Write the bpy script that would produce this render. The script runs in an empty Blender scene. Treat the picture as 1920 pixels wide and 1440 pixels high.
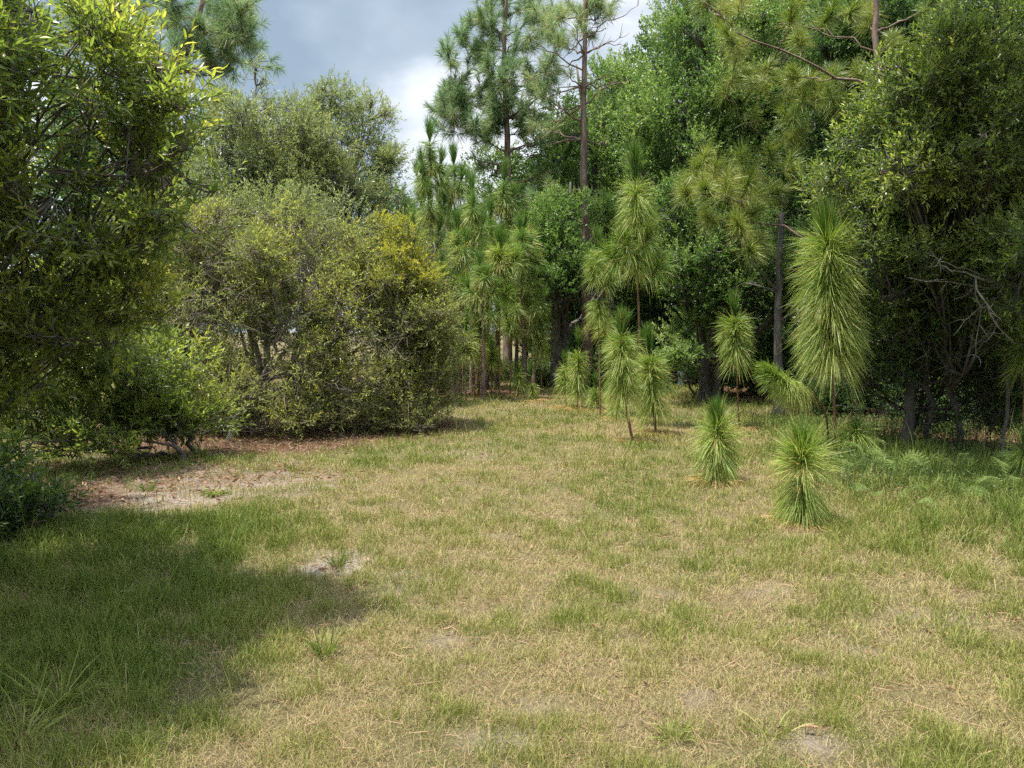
import bpy, math
import numpy as np
from mathutils import Vector

# ------------------------------------------------------------------ camera, sky, sun, exposure
S = bpy.context.scene
COL = S.collection
F = 1450.0; CAMH = 1.6; PITCH = math.atan(100.0 / 1450.0)
cam_d = bpy.data.cameras.new("camera"); cam = bpy.data.objects.new("camera", cam_d); COL.objects.link(cam)
cam_d.sensor_width = 36.0; cam_d.lens = F / 1920 * 36; cam_d.clip_end = 2000; cam_d.clip_start = 0.05
cam.location = (0, 0, CAMH); cam.rotation_euler = (math.pi / 2 - PITCH, 0, 0)
S.camera = cam
S.view_settings.view_transform = 'Standard'; S.view_settings.look = 'None'; S.view_settings.gamma = 1
S.view_settings.exposure = 1.38

SUN_EL = math.radians(73); SUN_AZ = math.radians(-108)      # azimuth from +Y towards +X (negative: to the left)
sd = Vector((math.sin(SUN_AZ) * math.cos(SUN_EL), math.cos(SUN_AZ) * math.cos(SUN_EL), math.sin(SUN_EL)))
sun_d = bpy.data.lights.new("sun", 'SUN'); sun_d.energy = 3.7; sun_d.angle = math.radians(0.5); sun_d.color = (1, .955, .87)
sun = bpy.data.objects.new("sun", sun_d); COL.objects.link(sun)
sun.rotation_euler = (-sd).to_track_quat('-Z', 'Y').to_euler()

W = bpy.data.worlds.new("World"); S.world = W; W.use_nodes = True
nt = W.node_tree; nt.nodes.clear(); N = nt.nodes.new; L = nt.links.new
out = N('ShaderNodeOutputWorld'); bg = N('ShaderNodeBackground'); bg.inputs[1].default_value = 0.10
sky = N('ShaderNodeTexSky'); sky.sky_type = 'NISHITA'; sky.sun_disc = False
sky.sun_elevation = SUN_EL; sky.sun_rotation = SUN_AZ; sky.air_density = 1.2; sky.dust_density = 2.0
tc = N('ShaderNodeTexCoord'); mp = N('ShaderNodeMapping'); mp.inputs['Scale'].default_value = (1.0, 1.0, 1.7); mp.inputs['Location'].default_value = (8.786, 0.056, 2.277)
L(tc.outputs['Generated'], mp.inputs[0])
n1 = N('ShaderNodeTexNoise'); n1.inputs['Scale'].default_value = 2.6; n1.inputs['Detail'].default_value = 7; n1.inputs['Roughness'].default_value = .5; n1.inputs['Distortion'].default_value = .25
L(mp.outputs[0], n1.inputs[0])
# cloud brightness: thick grey bellies against bright white edges
r2 = N('ShaderNodeValToRGB'); e = r2.color_ramp.elements
e[0].position = .40; e[0].color = (1.35, 1.72, 2.1, 1); e[1].position = .60; e[1].color = (4.3, 4.4, 4.65, 1)
m_ = e.new(.505); m_.color = (2.1, 2.45, 2.8, 1)
L(n1.outputs[0], r2.inputs[0])
mx = N('ShaderNodeMixRGB'); mx.inputs[0].default_value = .86
sx = N('ShaderNodeSeparateXYZ'); L(tc.outputs['Generated'], sx.inputs[0]); mr = N('ShaderNodeMapRange'); mr.inputs[1].default_value = .42; mr.inputs[2].default_value = .85; mr.inputs[3].default_value = 1.0; mr.inputs[4].default_value = 4.0
L(sx.outputs[2], mr.inputs[0]); vm = N('ShaderNodeVectorMath'); vm.operation = 'SCALE'; L(r2.outputs[0], vm.inputs[0]); L(mr.outputs[0], vm.inputs[3])      # overhead cloud, out of view, is brightened to add fill light
L(sky.outputs[0], mx.inputs[1]); L(vm.outputs[0], mx.inputs[2]); L(mx.outputs[0], bg.inputs[0]); L(bg.outputs[0], out.inputs[0])

cy = S.cycles
cy.max_bounces = 7; cy.diffuse_bounces = 5; cy.glossy_bounces = 2; cy.transmission_bounces = 5; cy.transparent_max_bounces = 4
cy.use_denoising = False; cy.use_adaptive_sampling = True; cy.adaptive_threshold = 0.02
cy.sample_clamp_indirect = 4; cy.caustics_reflective = False; cy.caustics_refractive = False

# ------------------------------------------------------------------ where things stand
def ray(px, py):
    x = (px - 960) / F; y = (720 - py) / F; c, s = math.cos(PITCH), math.sin(PITCH)
    return np.array([x, c + y * s, -s + y * c])
def P(px, py, Y):
    r = ray(px, py); return np.array([0, 0, CAMH]) + r * (Y / r[1])
def G(px, py):
    r = ray(px, py); t = -CAMH / r[2]; p = r * t; return float(p[0]), float(p[1])
def hgt(x, y):
    x = np.asarray(x, float); y = np.asarray(y, float)
    return .025 * np.sin(x * .9 + 1.3) * np.sin(y * .7) + .012 * np.sin(x * 2.3 + y * 1.7) + .02 * np.clip((y - 14) / 10, 0, 3)
def gz(x, y): return float(hgt(x, y))

_lat = {}
def noise2(x, y, s, seed=0):
    if seed not in _lat: _lat[seed] = np.random.RandomState(900 + seed).rand(128, 128)
    T = _lat[seed]; u = np.asarray(x) / s + 57.3; v = np.asarray(y) / s + 31.7
    i = np.floor(u).astype(int); j = np.floor(v).astype(int); a = u - i; b = v - j
    a = a * a * (3 - 2 * a); b = b * b * (3 - 2 * b)
    g = lambda p, q: T[p % 128, q % 128]
    return (g(i, j) * (1 - a) + g(i + 1, j) * a) * (1 - b) + (g(i, j + 1) * (1 - a) + g(i + 1, j + 1) * a) * b
def fbm(x, y, s, seed=0): return .5 * noise2(x, y, s, seed) + .3 * noise2(x, y, s * .45, seed + 1) + .2 * noise2(x, y, s * .2, seed + 2)
def sstep(a, b, v): t = np.clip((v - a) / (b - a), 0, 1); return t * t * (3 - 2 * t)

# ------------------------------------------------------------------ mesh helpers
def norm(v): return v / np.maximum(np.linalg.norm(v, axis=-1, keepdims=True), 1e-9)
class MB:
    def __init__(s): s.v = []; s.f = []; s.t = []; s.n = 0
    def add(s, V, faces, tint=0.5):
        V = np.asarray(V, np.float32).reshape(-1, 3); s.v.append(V)
        for f in faces: s.f.append(np.asarray(f, np.int32) + s.n)
        s.t.append(np.broadcast_to(np.asarray(tint, np.float32), (len(V),)) if np.ndim(tint) <= 1 else np.asarray(tint, np.float32).ravel())
        s.n += len(V)
    def build(s, name, mat, parent=None, smooth=False, origin=None):
        me = bpy.data.meshes.new(name)
        V = np.concatenate(s.v) if s.v else np.zeros((0, 3), np.float32)
        if origin is not None: V = V - np.asarray(origin, np.float32)
        me.vertices.add(len(V)); me.vertices.foreach_set('co', V.ravel())
        loops = np.concatenate([f.ravel() for f in s.f]); sizes = np.concatenate([np.full(len(f), f.shape[1], np.int32) for f in s.f])
        me.loops.add(len(loops)); me.loops.foreach_set('vertex_index', loops)
        st = np.zeros(len(sizes), np.int32); st[1:] = np.cumsum(sizes)[:-1]
        me.polygons.add(len(sizes)); me.polygons.foreach_set('loop_start', st)
        me.polygons.foreach_set('use_smooth', np.full(len(sizes), bool(smooth)))
        a = me.attributes.new('tint', 'FLOAT', 'POINT'); a.data.foreach_set('value', np.concatenate(s.t).astype(np.float32))
        me.update(calc_edges=True); me.materials.append(mat)
        o = bpy.data.objects.new(name, me); COL.objects.link(o)
        if parent is not None: o.parent = parent
        return o
def tag(o, label=None, cat=None, group=None, kind=None):
    for k, v in (('label', label), ('category', cat), ('group', group), ('kind', kind)):
        if v: o[k] = v
    return o
def empty(name, loc):
    o = bpy.data.objects.new(name, None); COL.objects.link(o); o.location = [float(c) for c in loc]; o.empty_display_size = .2; return o
def copy_thing(r, loc, rz=0, sc=1.0, label=None):
    c = r.copy(); COL.objects.link(c); c.location = loc; c.rotation_euler = (0, 0, rz)
    c.scale = (sc,) * 3 if not isinstance(sc, (tuple, list)) else sc
    if label: c['label'] = label
    for ch in r.children:
        d = ch.copy(); COL.objects.link(d); d.parent = c
    return c

def tube(mb, pts, rad, k=7, tint=.5, knob=0, rng=None):
    """one smooth tapering tube along a polyline"""
    pts = np.asarray(pts, float); n = len(pts); rad = np.broadcast_to(np.asarray(rad, float), (n,))
    T = norm(np.gradient(pts, axis=0)); ref = np.array([0, 0, 1.]) if abs(T[0][2]) < .9 else np.array([1., 0, 0])
    A = norm(np.cross(T, ref)); B = np.cross(T, A); th = np.arange(k) * 2 * np.pi / k
    R = rad[:, None] * np.ones((n, k))
    if knob and rng is not None: R = R * (1 + knob * (rng.rand(n, k) - .5))
    V = pts[:, None] + R[..., None] * (np.cos(th)[None, :, None] * A[:, None] + np.sin(th)[None, :, None] * B[:, None])
    i = np.arange(n - 1)[:, None] * k; j = np.arange(k)[None]; j2 = (j + 1) % k
    q = np.stack([i + j, i + j2, i + k + j2, i + k + j], -1).reshape(-1, 4)
    mb.add(V, [q], tint)
    mb.f.append(np.array([[mb.n - k + a for a in range(k)]], np.int32))
def rods(mb, A, B, ra, rb, tint=.5):
    """many thin three-sided twigs at once"""
    A = np.asarray(A, float); B = np.asarray(B, float); m = len(A)
    if m == 0: return
    T = norm(B - A); ref = np.where(np.abs(T[:, 2:3]) < .9, [[0, 0, 1.]], [[1., 0, 0]]); U = norm(np.cross(T, ref)); V = np.cross(T, U)
    ra = np.broadcast_to(ra, (m,)); rb = np.broadcast_to(rb, (m,)); o = []
    for P0, r in ((A, ra), (B, rb)):
        for a in (0, 2.094, 4.189): o.append(P0 + r[:, None] * (math.cos(a) * U + math.sin(a) * V))
    X = np.stack(o, 1); b = np.arange(m)[:, None] * 6
    q = np.concatenate([b + np.array([[0, 1, 4, 3]]), b + np.array([[1, 2, 5, 4]]), b + np.array([[2, 0, 3, 5]])])
    mb.add(X, [q], tint)
def bez(a, b, c, n=8):
    t = np.linspace(0, 1, n)[:, None]; return (1 - t) ** 2 * np.asarray(a) + 2 * t * (1 - t) * np.asarray(b) + t * t * np.asarray(c)

def leaves(mb, rng, Pn, D, Ln, Wd, tint, near=False, fold=.25):
    """folded pointed leaves: Pn roots, D directions"""
    m = len(Pn); D = norm(D); R = rng.randn(m, 3) + np.array([0, 0, 1.0]); U = R - (R * D).sum(1, keepdims=True) * D; U = norm(U); Sd = np.cross(D, U)
    Ln = np.broadcast_to(Ln, (m,))[:, None]; Wd = np.broadcast_to(Wd, (m,))[:, None]; fo = fold * (rng.rand(m, 1) + .4)
    tip = Pn + D * Ln - U * Ln * .12
    if near:
        a = .3; b = .68
        l1 = Pn + D * Ln * a + Sd * Wd * .5 + U * Wd * fo; r1 = Pn + D * Ln * a - Sd * Wd * .5 + U * Wd * fo
        l2 = Pn + D * Ln * b + Sd * Wd * .42 + U * (Wd * fo - Ln * .04); r2 = Pn + D * Ln * b - Sd * Wd * .42 + U * (Wd * fo - Ln * .04)
        m1 = Pn + D * Ln * a; m2 = Pn + D * Ln * b - U * Ln * .04
        X = np.stack([Pn, l1, m1, r1, l2, m2, r2, tip], 1); k = np.arange(m)[:, None] * 8
        mb.add(X, [np.concatenate([k + np.array([[0, 2, 1]]), k + np.array([[0, 3, 2]]), k + np.array([[4, 5, 7]]), k + np.array([[5, 6, 7]])]),
                   np.concatenate([k + np.array([[1, 2, 5, 4]]), k + np.array([[2, 3, 6, 5]])])], np.repeat(tint, 8))
    else:
        l = Pn + D * Ln * .5 + Sd * Wd * .5 + U * Wd * fo; r = Pn + D * Ln * .5 - Sd * Wd * .5 + U * Wd * fo
        X = np.stack([Pn, r, tip, l], 1); k = np.arange(m)[:, None] * 4
        mb.add(X, [np.concatenate([k + np.array([[0, 1, 2]]), k + np.array([[0, 2, 3]])])], np.repeat(tint, 4))

def needles(mb, rng, Pn, D, Ln, Wd, droop, tint, seg=3):
    """long curved needles as narrow ribbons"""
    m = len(Pn); D = norm(D); Ln = np.broadcast_to(Ln, (m,)); dr = np.broadcast_to(droop, (m,))
    s = np.linspace(0, 1, seg + 1); Xc = []
    rd = rng.randn(m, 3) * .10
    for k in range(seg + 1):
        dirv = D + rd * s[k]; o = dirv * s[k]; o = o + np.array([0, 0, -1.]) * (dr * s[k] ** 2)[:, None]
        Xc.append(Pn + o * (Ln / (1 + .35 * dr))[:, None])
    C = np.stack(Xc, 1); T = norm(np.gradient(C, axis=1)); R = norm(rng.randn(m, 3)); Sd = norm(np.cross(T, R[:, None]))
    w = (np.array([.7] + [1.] * (seg - 1) + [.25]))[None, :, None] * (np.broadcast_to(Wd, (m,)) * .5)[:, None, None]
    X = np.stack([C - Sd * w, C + Sd * w], 2).reshape(m, -1, 3)
    b = np.arange(m)[:, None] * (2 * (seg + 1))
    q = np.concatenate([b + np.array([[2 * k, 2 * k + 1, 2 * k + 3, 2 * k + 2]]) for k in range(seg)])
    tt = tint[:, None] + np.repeat(np.linspace(-.05, .12, seg + 1), 2)[None]
    mb.add(X, [q], tt)

# ------------------------------------------------------------------ materials
def ramp(nt, stops):
    r = nt.nodes.new('ShaderNodeValToRGB'); e = r.color_ramp.elements
    e[0].position = stops[0][0]; e[0].color = (*stops[0][1], 1); e[1].position = stops[-1][0]; e[1].color = (*stops[-1][1], 1)
    for p, c in stops[1:-1]: k = e.new(p); k.color = (*c, 1)
    return r
def leaf_mat(name, stops, rough=.45, spec=.4, trans=.38, tcol=2.0, patch=0.0):
    m = bpy.data.materials.new(name); m.use_nodes = True; nt = m.node_tree; nt.nodes.clear(); N = nt.nodes.new; L = nt.links.new
    o = N('ShaderNodeOutputMaterial'); a = N('ShaderNodeAttribute'); a.attribute_name = 'tint'
    r = ramp(nt, stops); src = a.outputs['Fac']
    if patch:
        t = N('ShaderNodeTexCoord'); n = N('ShaderNodeTexNoise'); n.inputs['Scale'].default_value = .9; n.inputs['Detail'].default_value = 2
        L(t.outputs['Object'], n.inputs[0]); ma = N('ShaderNodeMath'); ma.operation = 'MULTIPLY_ADD'; ma.inputs[1].default_value = patch; L(n.outputs[0], ma.inputs[0])
        sb = N('ShaderNodeMath'); sb.operation = 'SUBTRACT'; sb.inputs[1].default_value = patch * .5; L(a.outputs['Fac'], sb.inputs[0]); L(sb.outputs[0], ma.inputs[2]); src = ma.outputs[0]
    L(src, r.inputs[0])
    p = N('ShaderNodeBsdfPrincipled'); p.inputs['Roughness'].default_value = rough; p.inputs['Specular IOR Level'].default_value = spec
    L(r.outputs[0], p.inputs['Base Color'])
    tr = N('ShaderNodeBsdfTranslucent'); hs = N('ShaderNodeHueSaturation'); hs.inputs['Value'].default_value = tcol; hs.inputs['Hue'].default_value = .502; hs.inputs['Saturation'].default_value = 1.1
    L(r.outputs[0], hs.inputs['Color']); L(hs.outputs[0], tr.inputs[0])
    ms = N('ShaderNodeMixShader'); ms.inputs[0].default_value = trans; L(p.outputs[0], ms.inputs[1]); L(tr.outputs[0], ms.inputs[2]); L(ms.outputs[0], o.inputs[0])
    return m
def bark_mat(name, c0, c1, c2, sc=14, zs=.25, bump=.6):
    m = bpy.data.materials.new(name); m.use_nodes = True; nt = m.node_tree; N = nt.nodes.new; L = nt.links.new; p = nt.nodes['Principled BSDF']
    t = N('ShaderNodeTexCoord'); mp = N('ShaderNodeMapping'); mp.inputs['Scale'].default_value = (1, 1, zs); L(t.outputs['Object'], mp.inputs[0])
    n = N('ShaderNodeTexNoise'); n.inputs['Scale'].default_value = sc; n.inputs['Detail'].default_value = 6; n.inputs['Roughness'].default_value = .65; L(mp.outputs[0], n.inputs[0])
    v = N('ShaderNodeTexVoronoi'); v.inputs['Scale'].default_value = sc * 1.3; L(mp.outputs[0], v.inputs[0])
    r = ramp(nt, [(.3, c0), (.5, c1), (.72, c2)]); L(n.outputs[0], r.inputs[0])
    mm = N('ShaderNodeMixRGB'); mm.blend_type = 'MULTIPLY'; mm.inputs[0].default_value = .6; L(r.outputs[0], mm.inputs[1])
    r3 = ramp(nt, [(.02, (.25, .25, .25)), (.3, (1, 1, 1))]); L(v.outputs['Distance'], r3.inputs[0]); L(r3.outputs[0], mm.inputs[2])
    L(mm.outputs[0], p.inputs['Base Color']); p.inputs['Roughness'].default_value = .9
    b = N('ShaderNodeBump'); b.inputs['Strength'].default_value = bump; b.inputs['Distance'].default_value = .02; L(n.outputs[0], b.inputs['Height']); L(b.outputs[0], p.inputs['Normal'])
    return m
M = {}
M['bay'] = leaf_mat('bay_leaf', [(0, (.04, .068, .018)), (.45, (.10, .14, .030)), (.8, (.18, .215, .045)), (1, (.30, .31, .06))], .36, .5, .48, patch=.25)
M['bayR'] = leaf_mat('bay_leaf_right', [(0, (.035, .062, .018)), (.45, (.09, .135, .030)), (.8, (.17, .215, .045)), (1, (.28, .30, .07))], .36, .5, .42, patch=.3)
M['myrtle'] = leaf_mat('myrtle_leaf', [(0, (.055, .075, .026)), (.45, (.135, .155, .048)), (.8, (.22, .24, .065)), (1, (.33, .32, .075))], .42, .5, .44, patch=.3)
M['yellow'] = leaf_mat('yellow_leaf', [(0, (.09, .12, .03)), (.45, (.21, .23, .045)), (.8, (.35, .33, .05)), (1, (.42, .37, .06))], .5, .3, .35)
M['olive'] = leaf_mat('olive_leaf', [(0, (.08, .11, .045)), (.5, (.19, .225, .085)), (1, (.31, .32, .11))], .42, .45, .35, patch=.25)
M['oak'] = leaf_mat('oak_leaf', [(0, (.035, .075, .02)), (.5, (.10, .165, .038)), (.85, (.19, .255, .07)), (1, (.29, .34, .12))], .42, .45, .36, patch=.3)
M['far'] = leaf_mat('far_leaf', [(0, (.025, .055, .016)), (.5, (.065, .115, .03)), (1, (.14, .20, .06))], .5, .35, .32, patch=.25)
M['needle'] = leaf_mat('sapling_needle', [(0, (.045, .11, .018)), (.3, (.12, .19, .032)), (.6, (.24, .31, .06)), (.85, (.40, .41, .13)), (1, (.42, .28, .12))], .5, .4, .30, 1.7)
M['pine'] = leaf_mat('pine_needle', [(0, (.06, .13, .03)), (.4, (.15, .23, .055)), (.75, (.27, .32, .09)), (1, (.38, .34, .13))], .45, .3, .28, 1.7)
M['pineHaze'] = leaf_mat('hazy_pine_needle', [(0, (.06, .13, .06)), (.4, (.14, .22, .10)), (.8, (.25, .30, .12)), (1, (.36, .32, .13))], .45, .3, .3, 1.7)  # paler bluish tones put distance haze into the needle colour
M['pineG'] = leaf_mat('gold_pine_needle', [(0, (.06, .12, .02)), (.4, (.16, .21, .04)), (.8, (.30, .31, .08)), (1, (.40, .35, .13))], .4, .45, .28, 1.7)
M['grass'] = leaf_mat('grass_blade', [(0, (.36, .265, .145)), (.2, (.335, .285, .125)), (.4, (.28, .27, .08)), (.6, (.19, .225, .045)), (.85, (.12, .165, .032)), (1, (.075, .12, .026))], .6, .25, .25, 1.25)
M['weed'] = leaf_mat('weed_leaf', [(0, (.03, .055, .018)), (.5, (.075, .115, .035)), (1, (.19, .24, .08))], .5, .3, .3)
M['fern'] = leaf_mat('fern_leaf', [(0, (.08, .14, .035)), (.5, (.16, .22, .06)), (1, (.27, .31, .11))], .5, .3, .4)
M['dry'] = leaf_mat('dry_leaf', [(0, (.10, .05, .028)), (.5, (.20, .11, .06)), (1, (.36, .24, .15))], .7, .2, .15)
M['bark'] = bark_mat('grey_bark', (.035, .03, .025), (.09, .078, .065), (.19, .17, .145))
M['tan'] = bark_mat('shrub_bark', (.08, .06, .045), (.17, .135, .105), (.30, .25, .20), 22)
M['pbark'] = bark_mat('pine_bark', (.05, .03, .024), (.16, .105, .08), (.30, .22, .18), 9)
M['sbark'] = bark_mat('sapling_bark', (.06, .03, .014), (.17, .09, .045), (.28, .17, .09), 30)
M['dead'] = bark_mat('dead_wood', (.07, .06, .05), (.15, .135, .115), (.26, .24, .21), 20)

# ------------------------------------------------------------------ ground
sand_px = [(622, 1062, 95, 34), (500, 905, 150, 40), (300, 905, 210, 52), (160, 950, 150, 44), (330, 940, 150, 34), (1520, 1405, 80, 30), (950, 1395, 80, 30), (1640, 1225, 40, 16), (1450, 1110, 70, 16),
           (870, 855, 60, 12), (905, 1000, 50, 9), (1180, 1255, 60, 18), (760, 1085, 80, 20), (1300, 1330, 120, 28), (1750, 1160, 90, 24), (1215, 1110, 50, 9), (610, 888, 40, 9), (60, 905, 130, 26), (1040, 1330, 70, 16), (820, 1200, 70, 16)]
SANDS = []
for cx, cyy, rx, ry in sand_px:
    a = G(cx, cyy); b = G(cx + rx, cyy); c = G(cx, cyy - ry); d = G(cx, cyy + ry)
    SANDS.append((a[0], .5 * (c[1] + d[1]), b[0] - a[0], .5 * (c[1] - d[1])))
def sand(x, y):
    w = np.zeros(np.shape(x)); nn = fbm(x, y, .7, 3) - .5
    for k, (a, b, rx, ry) in enumerate(SANDS):
        r = np.sqrt(((x - a) / rx) ** 2 + ((y - b) / ry) ** 2) + nn * 1.5
        w = np.maximum(w, (.85 if k in (0, 1, 2, 3, 4) else .5 if k < 8 else .35) * (1 - sstep(.1, 1.3, r + (noise2(x, y, .13, 7) - .5) * .9)))
    return w
def litter(x, y):
    n = (fbm(x, y, 1.2, 11) - .5) * 1.6
    a = 1 - sstep(.8, 1.15, np.sqrt(((x + 4.2) / 3.6) ** 2 + ((y - 12.6) / 2.6) ** 2) + n * .25)        # under the long shrub
    b = 1 - sstep(.7, 1.1, np.sqrt(((x + 4.9) / 1.5) ** 2 + ((y - 6.8) / 1.5) ** 2) + n * .3)          # beside the near bush
    b = np.maximum(b, .55 * (1 - sstep(.6, 1.1, np.sqrt(((x + 4.3) / 2.6) ** 2 + ((y - 8.4) / 1.3) ** 2) + n * .35)))
    c = sstep(4.6, 5.6, x - .02 * (y - 10) + n * .8) * sstep(7.6, 9, y)                                  # floor of the wood
    d = 1 - sstep(.6, 1.1, np.sqrt(((x + 1.3) / 1.9) ** 2 + ((y - 19.8) / 1.2) ** 2) + n * .3)          # foot of the pine stand
    return np.clip(np.maximum.reduce([a, b, c, d]), 0, 1)
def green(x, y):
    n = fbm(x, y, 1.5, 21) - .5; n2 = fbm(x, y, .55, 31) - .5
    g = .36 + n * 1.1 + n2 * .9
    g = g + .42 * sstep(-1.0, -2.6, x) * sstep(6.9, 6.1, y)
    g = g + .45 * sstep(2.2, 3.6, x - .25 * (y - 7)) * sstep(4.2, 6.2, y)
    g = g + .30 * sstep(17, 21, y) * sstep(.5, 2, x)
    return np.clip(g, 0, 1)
def ground():
    xs = np.concatenate([np.linspace(-400, -16, 22)[:-1], np.arange(-16, 16, .085), np.linspace(16, 400, 22)])
    ys = np.concatenate([np.linspace(-60, 1.4, 12)[:-1], np.arange(1.4, 12, .07), np.arange(12, 26, .16), np.linspace(26, 600, 30)])
    X, Y = np.meshgrid(xs, ys); Z = hgt(X, np.clip(Y, -60, 60))
    mic = (fbm(X, Y, .35, 41) - .5) * .045; near = (np.abs(X) < 16) & (Y > 1.4) & (Y < 26); Z = Z + np.where(near, mic, 0)
    nx, ny = len(xs), len(ys); i = np.arange(ny - 1)[:, None] * nx; j = np.arange(nx - 1)[None]
    q = np.stack([i + j, i + j + 1, i + nx + j + 1, i + nx + j], -1).reshape(-1, 4)
    mb = MB(); mb.add(np.stack([X, Y, Z], -1), [q], 0.5)
    m = bpy.data.materials.new('ground_soil'); m.use_nodes = True; nt = m.node_tree; N = nt.nodes.new; L = nt.links.new; p = nt.nodes['Principled BSDF']
    o = mb.build('ground', m, None, True); tag(o, 'dry sandy ground of the grassy clearing', 'ground', kind='structure')
    me = o.data
    for nm, fn in (('sand', sand), ('litter', litter), ('green', green)):
        a = me.attributes.new(nm, 'FLOAT', 'POINT'); a.data.foreach_set('value', np.asarray(fn(X, Y), np.float32).ravel())
    t = N('ShaderNodeTexCoord')
    def noi(sc, det=6, rough=.6):
        n = N('ShaderNodeTexNoise'); n.inputs['Scale'].default_value = sc; n.inputs['Detail'].default_value = det; n.inputs['Roughness'].default_value = rough; L(t.outputs['Object'], n.inputs[0]); return n.outputs[0]
    def att(nm): a = N('ShaderNodeAttribute'); a.attribute_name = nm; return a.outputs['Fac']
    def mix(f, a, b):
        k = N('ShaderNodeMixRGB'); L(f, k.inputs[0]); L(a, k.inputs[1]); L(b, k.inputs[2]); return k.outputs[0]
    nf = noi(95, 8, .8); nm_ = noi(7, 4)
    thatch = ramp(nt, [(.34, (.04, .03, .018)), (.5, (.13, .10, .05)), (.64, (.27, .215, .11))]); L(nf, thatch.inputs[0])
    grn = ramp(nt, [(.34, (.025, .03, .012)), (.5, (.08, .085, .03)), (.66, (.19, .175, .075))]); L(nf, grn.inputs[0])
    snd = ramp(nt, [(.3, (.13, .095, .078)), (.48, (.25, .20, .165)), (.7, (.36, .31, .265))]); L(nf, snd.inputs[0])
    snm = ramp(nt, [(.42, (.20, .15, .125)), (.68, (.42, .37, .33))]); L(nm_, snm.inputs[0])
    sm = N('ShaderNodeMixRGB'); sm.inputs[0].default_value = .5; L(snd.outputs[0], sm.inputs[1]); L(snm.outputs[0], sm.inputs[2])
    lit = ramp(nt, [(.3, (.035, .02, .013)), (.5, (.09, .052, .036)), (.7, (.18, .115, .08))]); L(nf, lit.inputs[0])
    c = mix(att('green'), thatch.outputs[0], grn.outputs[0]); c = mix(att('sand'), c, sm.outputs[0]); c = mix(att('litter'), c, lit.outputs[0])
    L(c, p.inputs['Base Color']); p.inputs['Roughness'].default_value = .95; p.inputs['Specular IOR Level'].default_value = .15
    b = N('ShaderNodeBump'); b.inputs['Strength'].default_value = .8; b.inputs['Distance'].default_value = .02; L(nf, b.inputs['Height']); L(b.outputs[0], p.inputs['Normal'])
ground()

def grass():
    rng = np.random.RandomState(5); mb = MB()
    for y0, y1, rho in ((1.7, 4.2, 15000), (4.2, 6.5, 8500), (6.5, 9.5, 4400), (9.5, 14, 2100), (14, 22, 800), (22, 34, 160)):
        hw = .70 * y1 + 1.2; n = int(rho * (y1 - y0) * 2 * hw)
        y = rng.uniform(y0, y1, n); x = rng.uniform(-hw, hw, n); k = np.abs(x) < .70 * y + 1.2; x = x[k]; y = y[k]
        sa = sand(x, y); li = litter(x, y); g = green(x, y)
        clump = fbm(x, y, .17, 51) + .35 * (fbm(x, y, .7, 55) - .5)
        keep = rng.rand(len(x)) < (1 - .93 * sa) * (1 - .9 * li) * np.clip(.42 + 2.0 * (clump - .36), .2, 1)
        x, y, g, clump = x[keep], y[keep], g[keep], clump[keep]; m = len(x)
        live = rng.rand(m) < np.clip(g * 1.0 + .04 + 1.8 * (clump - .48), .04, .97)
        tall = .42 * sstep(-.9, -2.4, x) * sstep(7, 6.1, y) + .75 * sstep(2.3, 4.0, x - .2 * (y - 7)) * sstep(4.4, 6.5, y) * sstep(15, 11, y) + .1 * sstep(18, 22, y)
        d = np.sqrt(x * x + y * y)
        h = np.where(live, rng.uniform(.025, .075, m) * (.6 + 1.1 * np.clip(clump * 1.4 - .2, 0, 1)), rng.uniform(.02, .06, m)) * (1 + 2.2 * tall) * (1 + .02 * d * (d > 9))
        far_out = rng.rand(m) < .006; h = np.where(far_out, h * rng.uniform(2, 3.4, m), h)
        lean = np.where(live, rng.uniform(.15, .9, m), rng.uniform(.6, 2.6, m)); az = rng.rand(m) * 2 * np.pi + .5
        dx, dy = np.cos(az), np.sin(az); nrm = 1 / np.sqrt(1 + lean ** 2); L_ = h * np.where(live, 1.1, 1.5)
        w = (.0008 + .00046 * d) * rng.uniform(.7, 1.4, m) * np.where(live, 1.0, .85)
        z = hgt(x, y) + (fbm(x, y, .35, 41) - .5) * .045 - .003
        B = np.stack([x, y, z], 1); out_ = np.stack([dx * lean * nrm, dy * lean * nrm, nrm], 1)
        fl = np.array([0, 0, -1.]); mid = B + out_ * (L_ * .55)[:, None] + np.array([0, 0, .12]) * L_[:, None]
        tip = B + out_ * L_[:, None] + fl * (L_ * .22 * lean * nrm)[:, None]; tip[:, 2] = np.maximum(tip[:, 2], z + .006)
        sx = rng.rand(m) * np.pi; sv = np.stack([np.cos(sx), np.sin(sx), np.zeros(m)], 1) * (w * .5)[:, None]
        X = np.stack([B - sv, B + sv, mid - sv * .8, mid + sv * .8, tip], 1); b = np.arange(m)[:, None] * 5
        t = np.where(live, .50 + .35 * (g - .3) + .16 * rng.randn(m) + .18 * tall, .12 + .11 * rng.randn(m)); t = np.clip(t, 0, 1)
        tt = t[:, None] + np.array([.05, .05, 0, 0, -.10])[None]
        mb.add(X, [b + np.array([[0, 1, 3, 2]]), b + np.array([[2, 3, 4]])], np.clip(tt, 0, 1))
    o = mb.build('grass', M['grass']); tag(o, 'short patchy grass, straw yellow and green, over the clearing', 'grass', kind='stuff')
grass()

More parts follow.
